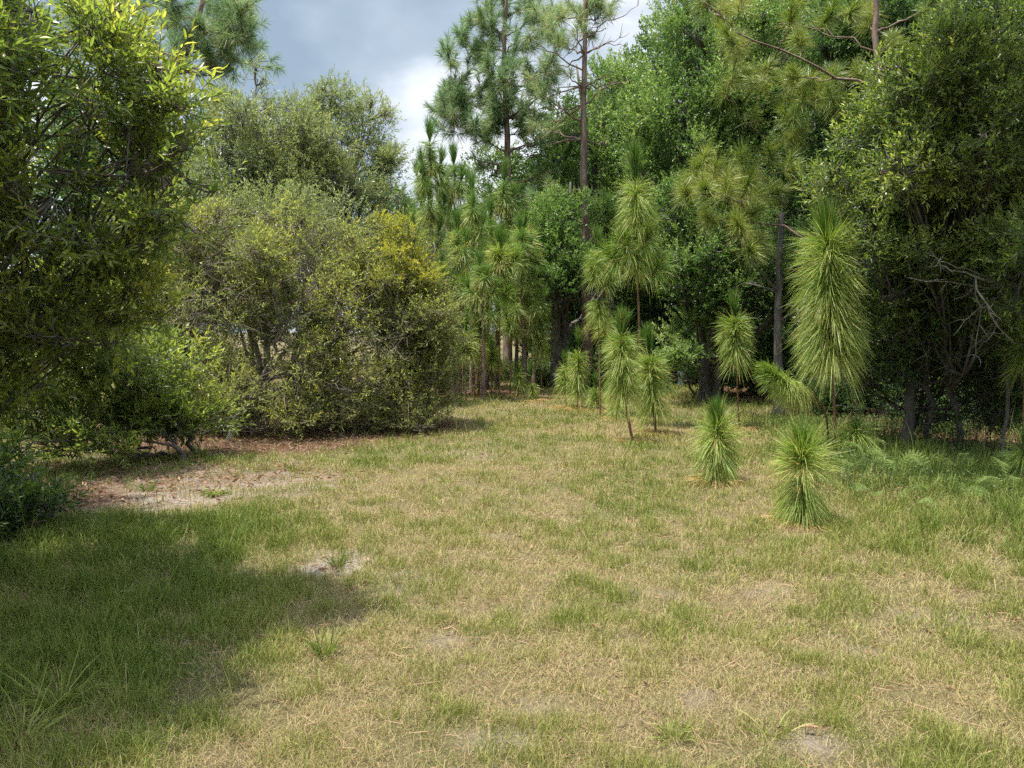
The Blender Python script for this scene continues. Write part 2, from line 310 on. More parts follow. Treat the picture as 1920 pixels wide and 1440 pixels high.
def fallen():
    rng = np.random.RandomState(8); mb = MB(); n = 130000
    x = rng.uniform(-9, 13, n); y = rng.uniform(2, 22, n); k = rng.rand(n) < litter(x, y) * .8 + .22 * sand(x, y) + .012; x = x[k]; y = y[k]; m = len(x)
    z = hgt(x, y) + .008 + rng.rand(m) * .02; az = rng.rand(m) * 6.283; D = np.stack([np.cos(az), np.sin(az), rng.randn(m) * .35], 1)
    leaves(mb, rng, np.stack([x, y, z], 1), D, rng.uniform(.04, .09, m), rng.uniform(.012, .03, m), np.clip(rng.rand(m), 0, 1))
    n = 7000; y = rng.uniform(1.9, 9, n); x = rng.uniform(-1, 1, n) * (.72 * y + .8); az = rng.rand(n) * 6.283       # shed pine needles and bits of twig lying in the turf
    needles(mb, rng, np.stack([x, y, hgt(x, y) + .012 + rng.rand(n) * .02], 1), np.stack([np.cos(az), np.sin(az), rng.randn(n) * .12], 1), rng.uniform(.04, .14, n), .0018 + .0003 * y, .05, np.clip(.75 + .25 * rng.randn(n), 0, 1), 2)
    tag(mb.build('leaf_litter', M['dry']), 'brown fallen leaves and needles under the shrubs and trees', 'leaf litter', kind='stuff')
fallen()

# ------------------------------------------------------------------ broadleaf trees and shrubs
def crown_tree(name, cat, label, base, clumps, leaf, lai, mat, seed, stems=1, tr=.08, near=False, group=None, thin=-.6, spray=.24, per=11, bias=0., bark='bark', fork=.35, bare=0, erect=.5, twigs=True, world=False, wav=1.0, leanup=.5, sat=3):
    rng = np.random.RandomState(seed); bx, by = base; b0 = np.array([bx, by, gz(bx, by) - .03]); crown = MB(); wood = MB()
    C = []
    for c in clumps:
        if world: C.append((np.array(c[:3], float), np.array(c[3:6], float), None))
        else:
            cx, cyy, rx, ry, Y = c[:5]; s = Y / F; C.append((P(cx, cyy, Y), np.array([rx * s, (c[5] if len(c) > 5 else .75 * (rx + ry) * .5 * s + .25), ry * s]), None))
    if sat:
        for (c, r, _p) in list(C):
            for _ in range(sat):
                u = norm(rng.randn(3) + np.array([0, -.3, .25])); C.append((c + u * r * rng.uniform(.82, 1.2), r * rng.uniform(.2, .42), c))
    cen = np.mean([c[0] for c in C], 0); top = max(c[2] + r[2] * .5 for c, r, _p in C)
    st = []
    for k in range(stems):
        a = rng.rand() * 6.283; tgt = np.array([cen[0], cen[1], top]) if stems == 1 else C[rng.randint(len(C))][0] * .75 + .25 * cen
        root = b0 + (np.array([math.cos(a), math.sin(a), 0]) * (.25 + .12 * stems) * rng.rand() if stems > 1 else 0); root[2] = gz(root[0], root[1]) - .03
        mid = root * .45 + tgt * .55; mid[:2] = root[:2] * .7 + tgt[:2] * .3; mid += rng.randn(3) * .12 * np.array([1, 1, 0])
        pl = bez(root, mid, tgt, 14); pl[1:-1] += rng.randn(12, 3) * .03 * (1 + 3 * tr); r0 = tr * (1 if stems == 1 else rng.uniform(.6, 1.1))
        rr = r0 * (1 - np.linspace(0, 1, 14)) ** .8 * .85 + r0 * .15; rr[0] *= 1.35
        tube(wood, pl, rr, 8, .5, .12, rng); st.append((pl, rr))
    wn = rng.randn(5, 3) * 2.6 / wav; ph = rng.rand(5) * 6.3
    for (c, r, par) in C:
        # limb from the nearest stem up to the clump
        pl, rr = st[int(np.argmin([np.min(np.linalg.norm(p[4:] - c, axis=1)) for p, _ in st]))]
        zz = pl[:, 2]; want = max(b0[2] + fork * (c[2] - b0[2]), b0[2] + .1); i = int(np.clip(np.searchsorted(zz, want), 1, 11)); s0 = pl[i]
        s0 = s0 if par is None else par; rs_ = min(rr[i] * .7, tr * .6) if par is None else tr * .15 + .004; dist = np.linalg.norm(c - s0); mid = (s0 + c) / 2 + np.array([0, 0, -.10 * dist]) + rng.randn(3) * .08 * dist
        lp = bez(s0, mid, c, 9); lp[1:-1] += rng.randn(7, 3) * .02 * dist; lr = np.linspace(rs_, tr * .08 + .003, 9); tube(wood, lp, lr, 6, .5, .1, rng)
        nsub = 9 if r[0] * r[2] > .12 else 4; u = norm(rng.randn(nsub, 3)); sub = c + u * r * (.35 + .35 * rng.rand(nsub, 1))
        for q in sub:
            j = rng.randint(3, 9); a = lp[j]; m2 = (a + q) / 2 + rng.randn(3) * .08 * np.linalg.norm(q - a); tube(wood, bez(a, m2, q, 6), np.linspace(lr[j] * .75, .004 + tr * .03, 6), 5)
        area = math.pi * r[0] * r[2]; nl = int(lai * area / (leaf[0] * leaf[1] * .55)); ns = max(20, nl // per)
        u = norm(rng.randn(ns, 3)); rad = rng.rand(ns, 1) ** (1 / 2.3)
        lump = (np.sin(3.1 * u[:, :1] + ph[0]) + np.sin(4.3 * u[:, 1:2] + ph[1]) + np.sin(5.2 * u[:, 2:] + ph[2]) + np.sin(7 * u[:, :1] * u[:, 2:] + ph[3])) * .09
        q = c + u * r * rad * (.92 + lump)
        w = sum(np.sin(q @ wn[k] + ph[k]) for k in range(4)); kk = (w > thin * 2) | (rng.rand(ns) < .12); kk &= q[:, 2] > gz(c[0], c[1]) + .08
        q = q[kk]; u = u[kk]; w = w[kk]; ns = len(q)
        if ns == 0: continue
        dr = norm(u * .65 + np.array([0, 0, leanup]) + rng.randn(ns, 3) * .42); ln = spray * rng.uniform(.6, 1.4, ns)
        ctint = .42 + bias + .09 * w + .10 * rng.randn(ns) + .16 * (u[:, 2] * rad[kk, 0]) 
        dd = np.linalg.norm(q[:, None] - sub[None], axis=2); near_sub = sub[np.argmin(dd, 1)]
        if twigs:
            e = q + dr * ln[:, None]; rods(wood, q, e, .0028, .0014)
            pick = rng.rand(ns) < (.6 if near else .4); rods(wood, (near_sub + (q - near_sub) * .15)[pick], q[pick], .0055, .003)
        s = np.repeat(np.linspace(.05, 1, per)[None], ns, 0) + rng.randn(ns, per) * .03; ga = np.arange(per) * 2.4
        ref = norm(np.cross(dr, rng.randn(ns, 3))); rb = np.cross(dr, ref)
        A = ga[None] + rng.rand(ns, 1) * 6.28
        side = np.cos(A)[..., None] * ref[:, None] + np.sin(A)[..., None] * rb[:, None]
        op = (1 - erect * s)[..., None]
        LD = norm(dr[:, None] * (.5 + .5 * s[..., None]) + side * (.75 * op + .12) + rng.randn(ns, per, 3) * .16)
        LP = q[:, None] + dr[:, None] * (ln[:, None] * s)[..., None]
        m = ns * per; fresh = (s ** 2 * .16)
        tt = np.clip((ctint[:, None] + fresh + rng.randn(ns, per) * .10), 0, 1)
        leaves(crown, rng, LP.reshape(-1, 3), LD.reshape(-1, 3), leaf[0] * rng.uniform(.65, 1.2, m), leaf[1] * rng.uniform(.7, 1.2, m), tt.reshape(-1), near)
        if bare:
            nb = int(bare * area * 60); a = c + norm(rng.randn(nb, 3)) * r * rng.rand(nb, 1) ** .5; a = a[a[:, 2] > .1]; nb = len(a)
            d1 = norm(rng.randn(nb, 3)); l1 = rng.uniform(.12, .4, nb)[:, None]; m1 = a + d1 * l1; rods(wood, a, m1, .006, .004)
            for _ in range(2):
                d2 = norm(d1 + rng.randn(nb, 3) * .6); rods(wood, m1, m1 + d2 * l1 * .7, .004, .0015)
    root = empty(name, b0 + [0, 0, .03]); tag(root, label, cat, group)
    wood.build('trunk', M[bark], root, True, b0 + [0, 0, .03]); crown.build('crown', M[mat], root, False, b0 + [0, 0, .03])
    return root

# near left tree: long bay leaves close to the camera, its crown reaching out over the grass
crown_tree('bay_tree', 'tree', 'tall leafy bay tree filling the upper left corner, nearest to the camera', (-4.1, 4.5),
    [(-30, 60, 120, 150, 4.1), (80, 130, 120, 120, 4.1), (170, 240, 130, 90, 4.2), (190, 120, 80, 60, 4.2), (290, 210, 80, 60, 4.2), (60, 350, 170, 100, 4.1), (250, 330, 120, 90, 4.2), (310, 300, 60, 60, 4.2), (30, 530, 140, 110, 4.1),
     (190, 460, 130, 90, 4.3), (300, 400, 70, 70, 4.3), (110, 620, 110, 60, 4.3), (-20, 700, 80, 80, 4.2), (60, 20, 70, 60, 4.1), (20, 750, 60, 40, 4.2), (240, 540, 80, 60, 4.4), (20, 180, 120, 90, 3.9), (130, 420, 120, 90, 4.1), (170, 40, 60, 45, 4.3)],
    (.062, .0165), 1.9, 'bay', 11, stems=2, tr=.03, near=True, thin=-.36, bias=.2, spray=.18, sat=3, wav=.7)
crown_tree('bay_tree', 'tree', 'spreading bay tree at the left edge shading the lower left grass', (-3.6, 3.2),
    [(-2.7, 3.3, 2.7, .65, .5, .6), (-2.9, 2.8, 3.0, .55, .5, .5), (-3.3, 2.6, 3.3, .75, .7, .7), (-3.5, 3.7, 3.2, .9, .8, .9), (-3.4, 4.6, 3.0, .7, .6, .8), (-4.9, 6.0, 3.0, 1.0, .9, .8), (-4.0, 3.0, 2.2, .9, .8, .9), (-3.7, 3.9, 1.3, .7, .8, 1.0), (-4.5, 4.9, 1.4, .8, .8, 1.0), (-3.2, 2.9, 1.6, .6, .6, .8)],
    (.07, .02), 4.6, 'bay', 12, stems=2, tr=.045, world=True, thin=-.8, spray=.2)
crown_tree('low_bush', 'bush', 'low bush tinted dark for deep shade, at the left edge beside the shaded grass', (-3.95, 5.7),
    [(-30, 900, 75, 75, 6.2), (40, 960, 60, 50, 5.9), (-40, 1040, 60, 90, 5.3), (0, 1000, 40, 60, 5.6)], (.065, .02), 4.0, 'bay', 13, stems=4, tr=.02, near=True, thin=-1.2, bias=-.3, spray=.18)  # negative bias paints the deep shade into the leaf tint
crown_tree('bay_bush', 'bush', 'glossy long-leaved bush with pale new leaves, left of the long shrub', (-4.6, 9.7),
    [(60, 830, 90, 40, 8.4), (200, 820, 70, 30, 8.8), (300, 800, 60, 30, 9.4), (60, 640, 110, 90, 8.4), (40, 760, 120, 60, 8.6), (160, 560, 90, 60, 8.6), (170, 780, 80, 35, 9.0), (170, 620, 80, 60, 8.6), (240, 690, 75, 55, 9.0), (140, 700, 90, 50, 9.2), (300, 740, 70, 50, 9.6), (380, 780, 70, 40, 9.9), (250, 770, 70, 40, 9.5), (330, 690, 60, 50, 9.9)],
    (.085, .022), 2.6, 'bay', 14, stems=5, tr=.035, near=True, thin=-.5, bias=.1, spray=.22)
crown_tree('myrtle_shrub', 'shrub', 'long rounded dark green shrub left of the grass lane', (-4.2, 12.6),
    [(330, 500, 120, 90, 12.8), (470, 490, 130, 80, 12.6), (600, 490, 120, 75, 12.6), (700, 510, 100, 70, 12.8), (400, 590, 150, 110, 12.4), (550, 570, 130, 100, 12.2), (680, 590, 130, 105, 12.3), (780, 620, 85, 100, 12.8),
     (360, 720, 110, 80, 12.0), (500, 730, 130, 75, 11.9), (640, 735, 130, 75, 12.0), (760, 735, 95, 75, 12.4), (820, 690, 45, 80, 13.0), (560, 790, 150, 32, 12.0), (380, 790, 100, 34, 12.0), (730, 790, 100, 30, 12.3), (270, 600, 90, 90, 12.8), (260, 480, 80, 90, 12.8), (560, 425, 70, 30, 12.4), (400, 420, 60, 30, 12.8)],
    (.074, .021), 2.3, 'myrtle', 15, stems=9, tr=.06, thin=-.2, spray=.28, bare=.3, bias=.08, sat=4, wav=.75, bark='tan')
crown_tree('yellow_shrub', 'shrub', 'yellow-green rounded shrub top beside the young pine stand', (-1.7, 14.0),
    [(770, 440, 55, 30, 12.9), (815, 480, 45, 35, 12.9), (840, 525, 28, 35, 13.1), (800, 560, 35, 25, 13.2), (745, 480, 30, 22, 12.3), (700, 425, 38, 18, 12.3), (790, 520, 40, 25, 12.5), (720, 530, 20, 14, 11.9)], (.06, .018), 3.0, 'yellow', 16, stems=4, tr=.04, thin=-.5, spray=.17)
crown_tree('olive_tree', 'tree', 'pale olive-green tree rising behind the long shrub, against the sky', (-4.9, 15.6),
    [(470, 260, 85, 70, 15.4), (560, 290, 110, 85, 15.6), (430, 400, 100, 60, 14.0), (540, 400, 90, 55, 13.9), (640, 410, 80, 50, 13.9), (430, 340, 100, 80, 15.2), (500, 370, 110, 60, 15.2), (610, 350, 110, 55, 15.6), (560, 230, 60, 45, 15.6), (500, 200, 50, 35, 15.6), (440, 210, 40, 40, 15.6), (480, 160, 18, 26, 15.6)],
    (.075, .022), 2.6, 'olive', 17, stems=4, tr=.08, thin=-.35, spray=.25)
crown_tree('olive_tree', 'tree', 'airy olive-green tree with layered sprays leaning over the gap of sky', (-3.8, 16.6),
    [(630, 195, 60, 32, 16.6), (690, 225, 48, 28, 16.6), (700, 320, 58, 30, 16.4), (660, 275, 60, 28, 16.6), (735, 300, 24, 22, 16.4), (660, 370, 80, 40, 16.2), (600, 220, 30, 25, 16.6), (720, 355, 35, 18, 16.2)],
    (.078, .022), 2.6, 'olive', 18, stems=3, tr=.07, thin=-.35, spray=.24, fork=.5)

# right bay tree with dead twigs
crown_tree('bay_tree', 'tree', 'broad bay tree at the right edge, yellow-green above and twiggy grey below', (5.7, 10.6),
    [(1850, 90, 110, 75, 8.6), (1760, 170, 100, 75, 8.7), (1880, 200, 110, 90, 8.4), (1700, 320, 60, 60, 8.6), (1930, 480, 100, 100, 8.2), (1820, 300, 90, 70, 8.4), (1640, 480, 60, 50, 9.4), (1740, 510, 80, 60, 9.2), (1830, 500, 80, 60, 9.0), (1900, 600, 80, 60, 9.0), (1650, 570, 50, 50, 9.8), (1670, 200, 70, 60, 9.6), (1640, 270, 70, 65, 9.7), (1740, 290, 110, 80, 9.3), (1860, 340, 110, 90, 9.2), (1570, 350, 50, 42, 10.0), (1640, 390, 90, 70, 9.8),
     (1760, 420, 110, 85, 9.5), (1880, 480, 90, 90, 9.3), (1960, 300, 90, 150, 9.2), (1960, 100, 90, 110, 9.2)],
    (.070, .019), 3.4, 'bayR', 21, stems=2, tr=.06, thin=-.6, spray=.22, bias=.1, near=True)
crown_tree('bay_tree', 'tree', 'unseen tall bay tree added beyond the right edge, its high boughs shading the ferns', (7.9, 7.4),
    [(3.2, 7.2, 6.5, .7, .6, .4), (4.2, 7.0, 6.6, .8, .6, .5), (4.0, 8.0, 7.0, .8, .6, .5), (5.2, 7.4, 6.6, .9, .8, .6), (6.6, 7.4, 6.2, 1.2, 1.0, 1.0), (7.9, 7.4, 5.0, 1.2, 1.0, 1.2)], (.07, .019), 2.4, 'bayR', 24, stems=1, tr=.1, world=True, thin=-.6, spray=.22)  # out-of-view tree, added so its canopy shades the wood's edge
crown_tree('holly_shrub', 'shrub', 'dark twiggy shrub with grey dead twigs under the right bay tree', (5.7, 11.0),
    [(1760, 620, 80, 50, 9.8), (1620, 700, 50, 50, 10.8), (1840, 760, 80, 45, 10.4), (1730, 760, 70, 40, 10.8), (1930, 660, 60, 60, 9.6), (1690, 500, 75, 60, 10.0), (1780, 540, 90, 70, 10.0), (1720, 590, 70, 50, 10.2), (1860, 600, 80, 60, 10.0), (1660, 560, 40, 50, 10.2), (1700, 680, 60, 40, 10.4),
    (1800, 690, 90, 50, 10.4), (1900, 720, 70, 50, 9.8), (1660, 640, 60, 50, 10.6)],
    (.055, .02), 3.2, 'oak', 22, stems=2, tr=.04, thin=-.3, spray=.17, bias=-.12, bare=2.2, near=True)

# broadleaf trees of the right-hand wood
crown_tree('broadleaf_tree', 'tree', 'sunlit mid-green broadleaf tree right of the tall bare-trunked pine', (5.0, 19.0),
    [(1330, 110, 90, 80, 18), (1260, 190, 80, 80, 18), (1400, 190, 100, 90, 18), (1300, 270, 100, 70, 18), (1430, 60, 90, 70, 18.3), (1210, 260, 55, 60, 18.5), (1380, 300, 110, 70, 18), (1480, 250, 70, 90, 18.2), (1250, 340, 70, 60, 18.3), (1490, 130, 60, 70, 18.5), (1290, 30, 80, 60, 18.5)],
    (.08, .038), 3.4, 'oak', 31, tr=.17, thin=-.7, spray=.3, twigs=False, bias=.08)
crown_tree('broadleaf_tree', 'tree', 'broadleaf tree with rounded top behind the two tall pines', (3.6, 26.5),
    [(1150, 165, 60, 50, 26), (1120, 240, 75, 65, 26), (1180, 300, 80, 75, 25.5), (1060, 300, 70, 60, 26.5), (1140, 390, 90, 70, 26), (1030, 380, 60, 60, 26.5), (1200, 200, 50, 60, 26), (1000, 240, 45, 40, 27), (920, 330, 60, 60, 28), (960, 420, 60, 60, 28)],
    (.10, .05), 3.0, 'oak', 32, tr=.2, thin=-.5, spray=.4, twigs=False, bias=.05)
crown_tree('broadleaf_tree', 'tree', 'dark broadleaf crown filling the upper right corner behind the bay tree', (8.4, 16.0),
    [(1620, 20, 120, 70, 16), (1740, 40, 110, 80, 15.5), (1860, 20, 120, 80, 15), (1560, 120, 80, 70, 16.5), (1660, 140, 90, 70, 16), (1530, 240, 70, 80, 16.5), (1620, 300, 90, 80, 16), (1950, 100, 110, 120, 15), (1780, 180, 140, 120, 15.5), (1950, 350, 140, 150, 15.5), (1800, 380, 150, 120, 16)],
    (.09, .04), 3.6, 'far', 33, tr=.17, thin=-.9, spray=.32, twigs=False)
crown_tree('broadleaf_tree', 'tree', 'low-branched broadleaf tree over the dark hollow right of the pine stand', (1.35, 21.5),
    [(1050, 470, 60, 45, 20.5), (1030, 530, 42, 26, 20), (1080, 510, 50, 36, 20.4), (1040, 410, 55, 50, 21), (1140, 420, 60, 55, 23.5), (1140, 500, 50, 50, 23.5), (1000, 470, 30, 40, 21)],
    (.085, .042), 3.8, 'oak', 34, tr=.14, thin=-.8, spray=.26, twigs=False)
crown_tree('broadleaf_tree', 'tree', 'dark broadleaf tree with low foliage behind the tall sapling', (4.3, 17.2),
    [(1290, 400, 80, 60, 17), (1380, 430, 100, 70, 17), (1300, 480, 80, 60, 16.8), (1410, 520, 90, 60, 16.8), (1480, 420, 80, 80, 16.8), (1340, 560, 60, 45, 16.5), (1280, 540, 40, 40, 16.6), (1490, 560, 60, 60, 16.8), (1230, 430, 45, 60, 17.3)],
    (.075, .036), 3.0, 'oak', 35, tr=.13, thin=-.5, spray=.26, twigs=False, bias=-.08, bare=.3)
crown_tree('broadleaf_bush', 'bush', 'leafy bush with bright drooping branch above the pale pipe', (4.6, 18.0),
    [(1300, 620, 55, 40, 16.8), (1350, 590, 50, 40, 16.8), (1280, 665, 40, 13, 16.2), (1320, 655, 42, 16, 16.2), (1250, 670, 22, 9, 16.2), (1370, 640, 35, 40, 17)],
    (.075, .036), 2.8, 'oak', 36, stems=3, tr=.04, thin=-.4, spray=.2, bias=.16)
crown_tree('broadleaf_tree', 'tree', 'slim dark broadleaf tree deep in the shade behind the large brush-like sapling', (7.3, 15.2),
    [(1600, 420, 80, 70, 14.5), (1560, 520, 80, 70, 14.5), (1700, 450, 110, 90, 14.8), (1640, 560, 80, 60, 14.5), (1800, 560, 110, 90, 14.8), (1920, 580, 100, 110, 14.5), (1500, 480, 60, 60, 15)],
    (.075, .034), 2.6, 'far', 37, tr=.12, thin=-.5, spray=.26, twigs=False, bare=.4)

# ------------------------------------------------------------------ pines
def sapling(label, base_px, top_px, tiers, n=1500, L_=.33, seed=1, lean=(0, 0), r=.014, d=None, group='bottlebrush pine saplings on the grass', base_world=None, candle=.16, mat='needle', skirt=True, whorls=(), wid=None, name='pine_sapling', twin=None, tintb=0., candn=.28):
    """tiers: (py_top, py_bottom, angle_top, angle_bottom, droop_top, droop_bottom, share)"""
    rng = np.random.RandomState(seed)
    bx, by = G(*base_px) if d is None else (float(P(base_px[0], 700, d)[0]), d)
    z0 = gz(bx, by); b0 = np.array([bx, by, z0]); tp = P(top_px[0], top_px[1], by); tp[2] -= L_ * .8; tp[1] += lean[1]
    mid = (b0 + tp) / 2 + np.array([lean[0], 0, 0]); pl = bez(b0, mid, tp, 24)
    wood = MB(); nd = MB(); tube(wood, pl, np.linspace(r, r * .45, 24) * (1 + .25 * (np.arange(24) == 0)), 8, .5, .15, rng)
    if wid is None: wid = .0013 + .00035 * by
    e1, e2, e3 = rng.rand(3) * 6.3
    def at_t(t):
        i = np.clip(t * 23, 0, 22.999); k = i.astype(int); f = (i - k)[:, None]; return pl[k] * (1 - f) + pl[k + 1] * f, norm(pl[k + 1] - pl[k])
    def emit(Pn, ax, th, dr, tint, Ln):
        m = len(Pn); R = norm(np.cross(ax, rng.randn(m, 3))); phi = np.arctan2(R[:, 1], R[:, 0]); q = Pn[:, 2]
        wv = np.sin(2 * phi + 11 * q + e1) + np.sin(5 * phi - 17 * q + e2) + .8 * np.sin(3 * phi + 29 * q + e3); th = np.abs(th + .11 * wv); Ln = Ln * (1 + .07 * wv); dr = np.maximum(dr + .10 * wv + .12 * rng.randn(m), 0)
        kp = rng.rand(m) < .80 + .16 * wv; Pn, ax, th, dr, tint, Ln, R = Pn[kp], ax[kp], th[kp], dr[kp], tint[kp], Ln[kp], R[kp]; tint = np.where(rng.rand(len(tint)) < .035, .97, tint)
        D = ax * np.cos(th)[:, None] + R * np.sin(th)[:, None]
        needles(nd, rng, Pn + R * r * .6, D, Ln, wid, dr, tint, 4 if by < 14 else 3)
    zt = lambda py: P(base_px[0], py, by)[2]
    H = tp[2] - z0
    for (a, b, th0, th1, d0, d1, sh) in tiers:
        k = int(n * sh); s = rng.rand(k); z = zt(a) * (1 - s) + zt(b) * s; t = np.clip((z - z0) / max(H, .01), .02, 1); p, ax = at_t(t)
        th = np.radians(th0 + (th1 - th0) * s + rng.randn(k) * 16); th = np.abs(th); dr = .85 * (d0 + (d1 - d0) * s) + rng.rand(k) * .2
        emit(p, ax, th, dr, np.clip(.42 + tintb + .22 * s + .12 * rng.randn(k), 0, 1), L_ * rng.uniform(.75, 1.1, k))
    k = int(n * candn); s = rng.rand(k); t = 1 - s * candle / max(H, .2); p, ax = at_t(np.clip(t, 0, 1))
    emit(p, ax, np.radians(np.abs(rng.randn(k)) * 7 + 2), np.zeros(k), np.clip(.10 + tintb + .08 * rng.randn(k), 0, 1), L_ * rng.uniform(.7, 1.05, k))
    for (py, az, ln, up) in whorls:      # side shoots, each with its own brush
        z = zt(py); t = np.array([np.clip((z - z0) / H, 0, 1)]); p, ax = at_t(t); p = p[0]
        dirv = np.array([math.sin(math.radians(az)), -math.cos(math.radians(az)) * .8, 0]); e = p + dirv * ln + np.array([0, 0, ln * up]); bp = bez(p, p + dirv * ln * .8, e, 7); tube(wood, bp, np.linspace(r * .6, r * .3, 7), 6)
        k = int(n * .22); s = rng.rand(k) ** 1.4; i = np.clip((1 - s * .6) * 6, 0, 5.99); j = i.astype(int); f = (i - j)[:, None]; pp = bp[j] * (1 - f) + bp[j + 1] * f; ax = norm(norm(bp[j + 1] - bp[j]) + np.array([0, 0, .5]))
        emit(pp, ax, np.radians(15 + 95 * s + rng.randn(k) * 10), .1 + .6 * s, np.clip(.25 + tintb + .3 * s + .1 * rng.randn(k), 0, 1), L_ * .85 * rng.uniform(.75, 1.1, k))
    root = empty(name, b0); tag(root, label, 'sapling' if name == 'pine_sapling' else 'tree', group)
    wood.build('stem', M['sbark'], root, True, b0)
    if skirt:                                     # dead needles heaped round the foot
        k = 260; a = rng.rand(k) * 6.283; rr = rng.rand(k) ** .7 * .24; Pn = b0 + np.stack([np.cos(a) * rr, np.sin(a) * rr, .015 + .05 * rng.rand(k)], 1)
        D = np.stack([np.cos(a), np.sin(a), -.1 + .5 * rng.rand(k)], 1); needles(nd, rng, Pn, D, .2, wid, .45, np.full(k, .97))
    nd.build('needles', M[mat], root, False, b0)
    return root

sapling('short sapling nearest the camera, fan of needles above a drooping skirt, by the ferns', (1505, 985), (1505, 793),
        [(848, 880, 20, 85, .02, .22, .62), (890, 935, 95, 120, .5, .9, .14), (925, 965, 60, 75, .9, 1.5, .35)], 2100, .34, 51, r=.016, candle=.1, candn=.30, tintb=.0)
sapling('knee-high mop-like sapling left of the nearest one, on a dark mound', (1345, 905), (1345, 745),
        [(800, 830, 35, 80, .1, .4, .5), (830, 885, 80, 95, .5, 1.0, .6)], 1800, .33, 52, r=.014, candle=.1)
sapling('largest brush-like sapling, a fat column of needles on a bare stem', (1573, 900), (1552, 376),
        [(452, 500, 50, 80, .15, .35, .26), (500, 600, 82, 85, .4, .6, .44), (590, 670, 84, 88, .5, .8, .48)], 4800, .52, 53, r=.020, candle=.20, candn=.20, d=9.6, skirt=False)
sapling('shaded sapling with a round needle ball, left of the largest one', (1388, 800), (1377, 545), [(600, 635, 55, 85, .2, .5, .55), (635, 680, 80, 80, .6, .9, .5)], 1500, .36, 54, d=12.6, r=.014, tintb=-.05)
sapling('leaning sapling with a reddish bare stem and one-sided drooping needles', (1187, 830), (1166, 575), [(630, 680, 60, 80, .3, .6, .5), (680, 745, 80, 80, .6, .95, .6)], 1700, .36, 55, lean=(-.10, 0), r=.022, candle=.14)
sapling('twin-stemmed sapling with a wide shaggy ball, right of the leaning one', (1230, 815), (1216, 605), [(675, 705, 50, 85, .15, .3, .6), (705, 775, 80, 80, .4, .85, .6)], 1700, .35, 56, r=.02, candle=.2, candn=.35)
sapling('tall slender sapling with three tiers of brushes rising above the leaning one', (1205, 800), (1190, 262),
        [(350, 375, 50, 75, .2, .45, .2), (375, 425, 80, 80, .5, .8, .28), (480, 510, 60, 80, .3, .7, .22)], 2100, .42, 57, d=12.6, r=.024, candle=.3, whorls=((480, -60, .30, .9), (470, 40, .22, 1.2), (500, -90, .45, .5), (520, 80, .35, .6), (430, 100, .2, .8)), skirt=False)
sapling('slim two-tier sapling left of the tall slender one', (1126, 775), (1120, 425), [(480, 510, 50, 80, .3, .7, .4), (565, 600, 60, 85, .5, .9, .4)], 1500, .36, 58, d=14.3, r=.016, whorls=((530, -50, .15, 1.5), (540, 90, .2, .9)), skirt=False)
sapling('slender sapling with one small brush on a dark stem beside the brown pine trunk', (1145, 760), (1135, 580), [(600, 625, 45, 85, .2, .6, .8)], 800, .32, 59, d=14.8, r=.014, skirt=False)
sapling('narrow upright sapling in the row of small ones, second from its left end', (1083, 768), (1085, 612), [(668, 700, 40, 85, .2, .6, .6), (700, 745, 80, 100, .5, .9, .5)], 1000, .33, 60, r=.014)
sapling('small tuft-like sapling right of the narrow upright one', (1117, 770), (1117, 695), [(735, 765, 40, 95, .3, .9, 1.)], 700, .27, 61)
sapling('small dim sapling at the left foot of the leaning one', (1157, 790), (1157, 710), [(755, 780, 50, 100, .3, .9, .9)], 600, .25, 62)
sapling('small sapling standing alone on the grass in front of the pine stand', (998, 752), (996, 678), [(720, 748, 60, 110, .5, 1., .8)], 600, .24, 63, candn=.5)
sapling('thin-stemmed sapling with double brush behind the lone small one', (1016, 728), (1013, 592), [(625, 650, 45, 85, .3, .8, .6), (650, 668, 70, 90, .6, 1, .3)], 900, .36, 64, d=19, r=.016, whorls=((650, -80, .22, .6),), skirt=False)
sapling('small sapling left of the lone one, half hidden in the weeds', (973, 732), (972, 675), [(700, 725, 50, 100, .3, .9, .9)], 400, .3, 65, d=18.5)
sapling('small pale sapling left end of the small row', (1062, 745), (1060, 655), [(690, 730, 40, 95, .3, .8, .9)], 700, .32, 66, d=16)
sapling('drooping dark sapling in the shade right of the largest stem', (1602, 850), (1604, 770), [(785, 815, 55, 105, .2, .8, .9)], 500, .36, 67, d=9.4, tintb=-.05, r=.012)
sapling('dark sapling cut by the right edge of the view', (1925, 880), (1925, 790), [(850, 880, 60, 105, .4, .9, .9)], 900, .3, 68, d=7.6, tintb=-.1, r=.014)
sapling('bare-stemmed sapling with needles high at the right edge, in shade', (1925, 800), (1925, 560), [(640, 700, 60, 85, .5, .9, .9)], 700, .32, 69, d=9.0, tintb=-.05, skirt=False)

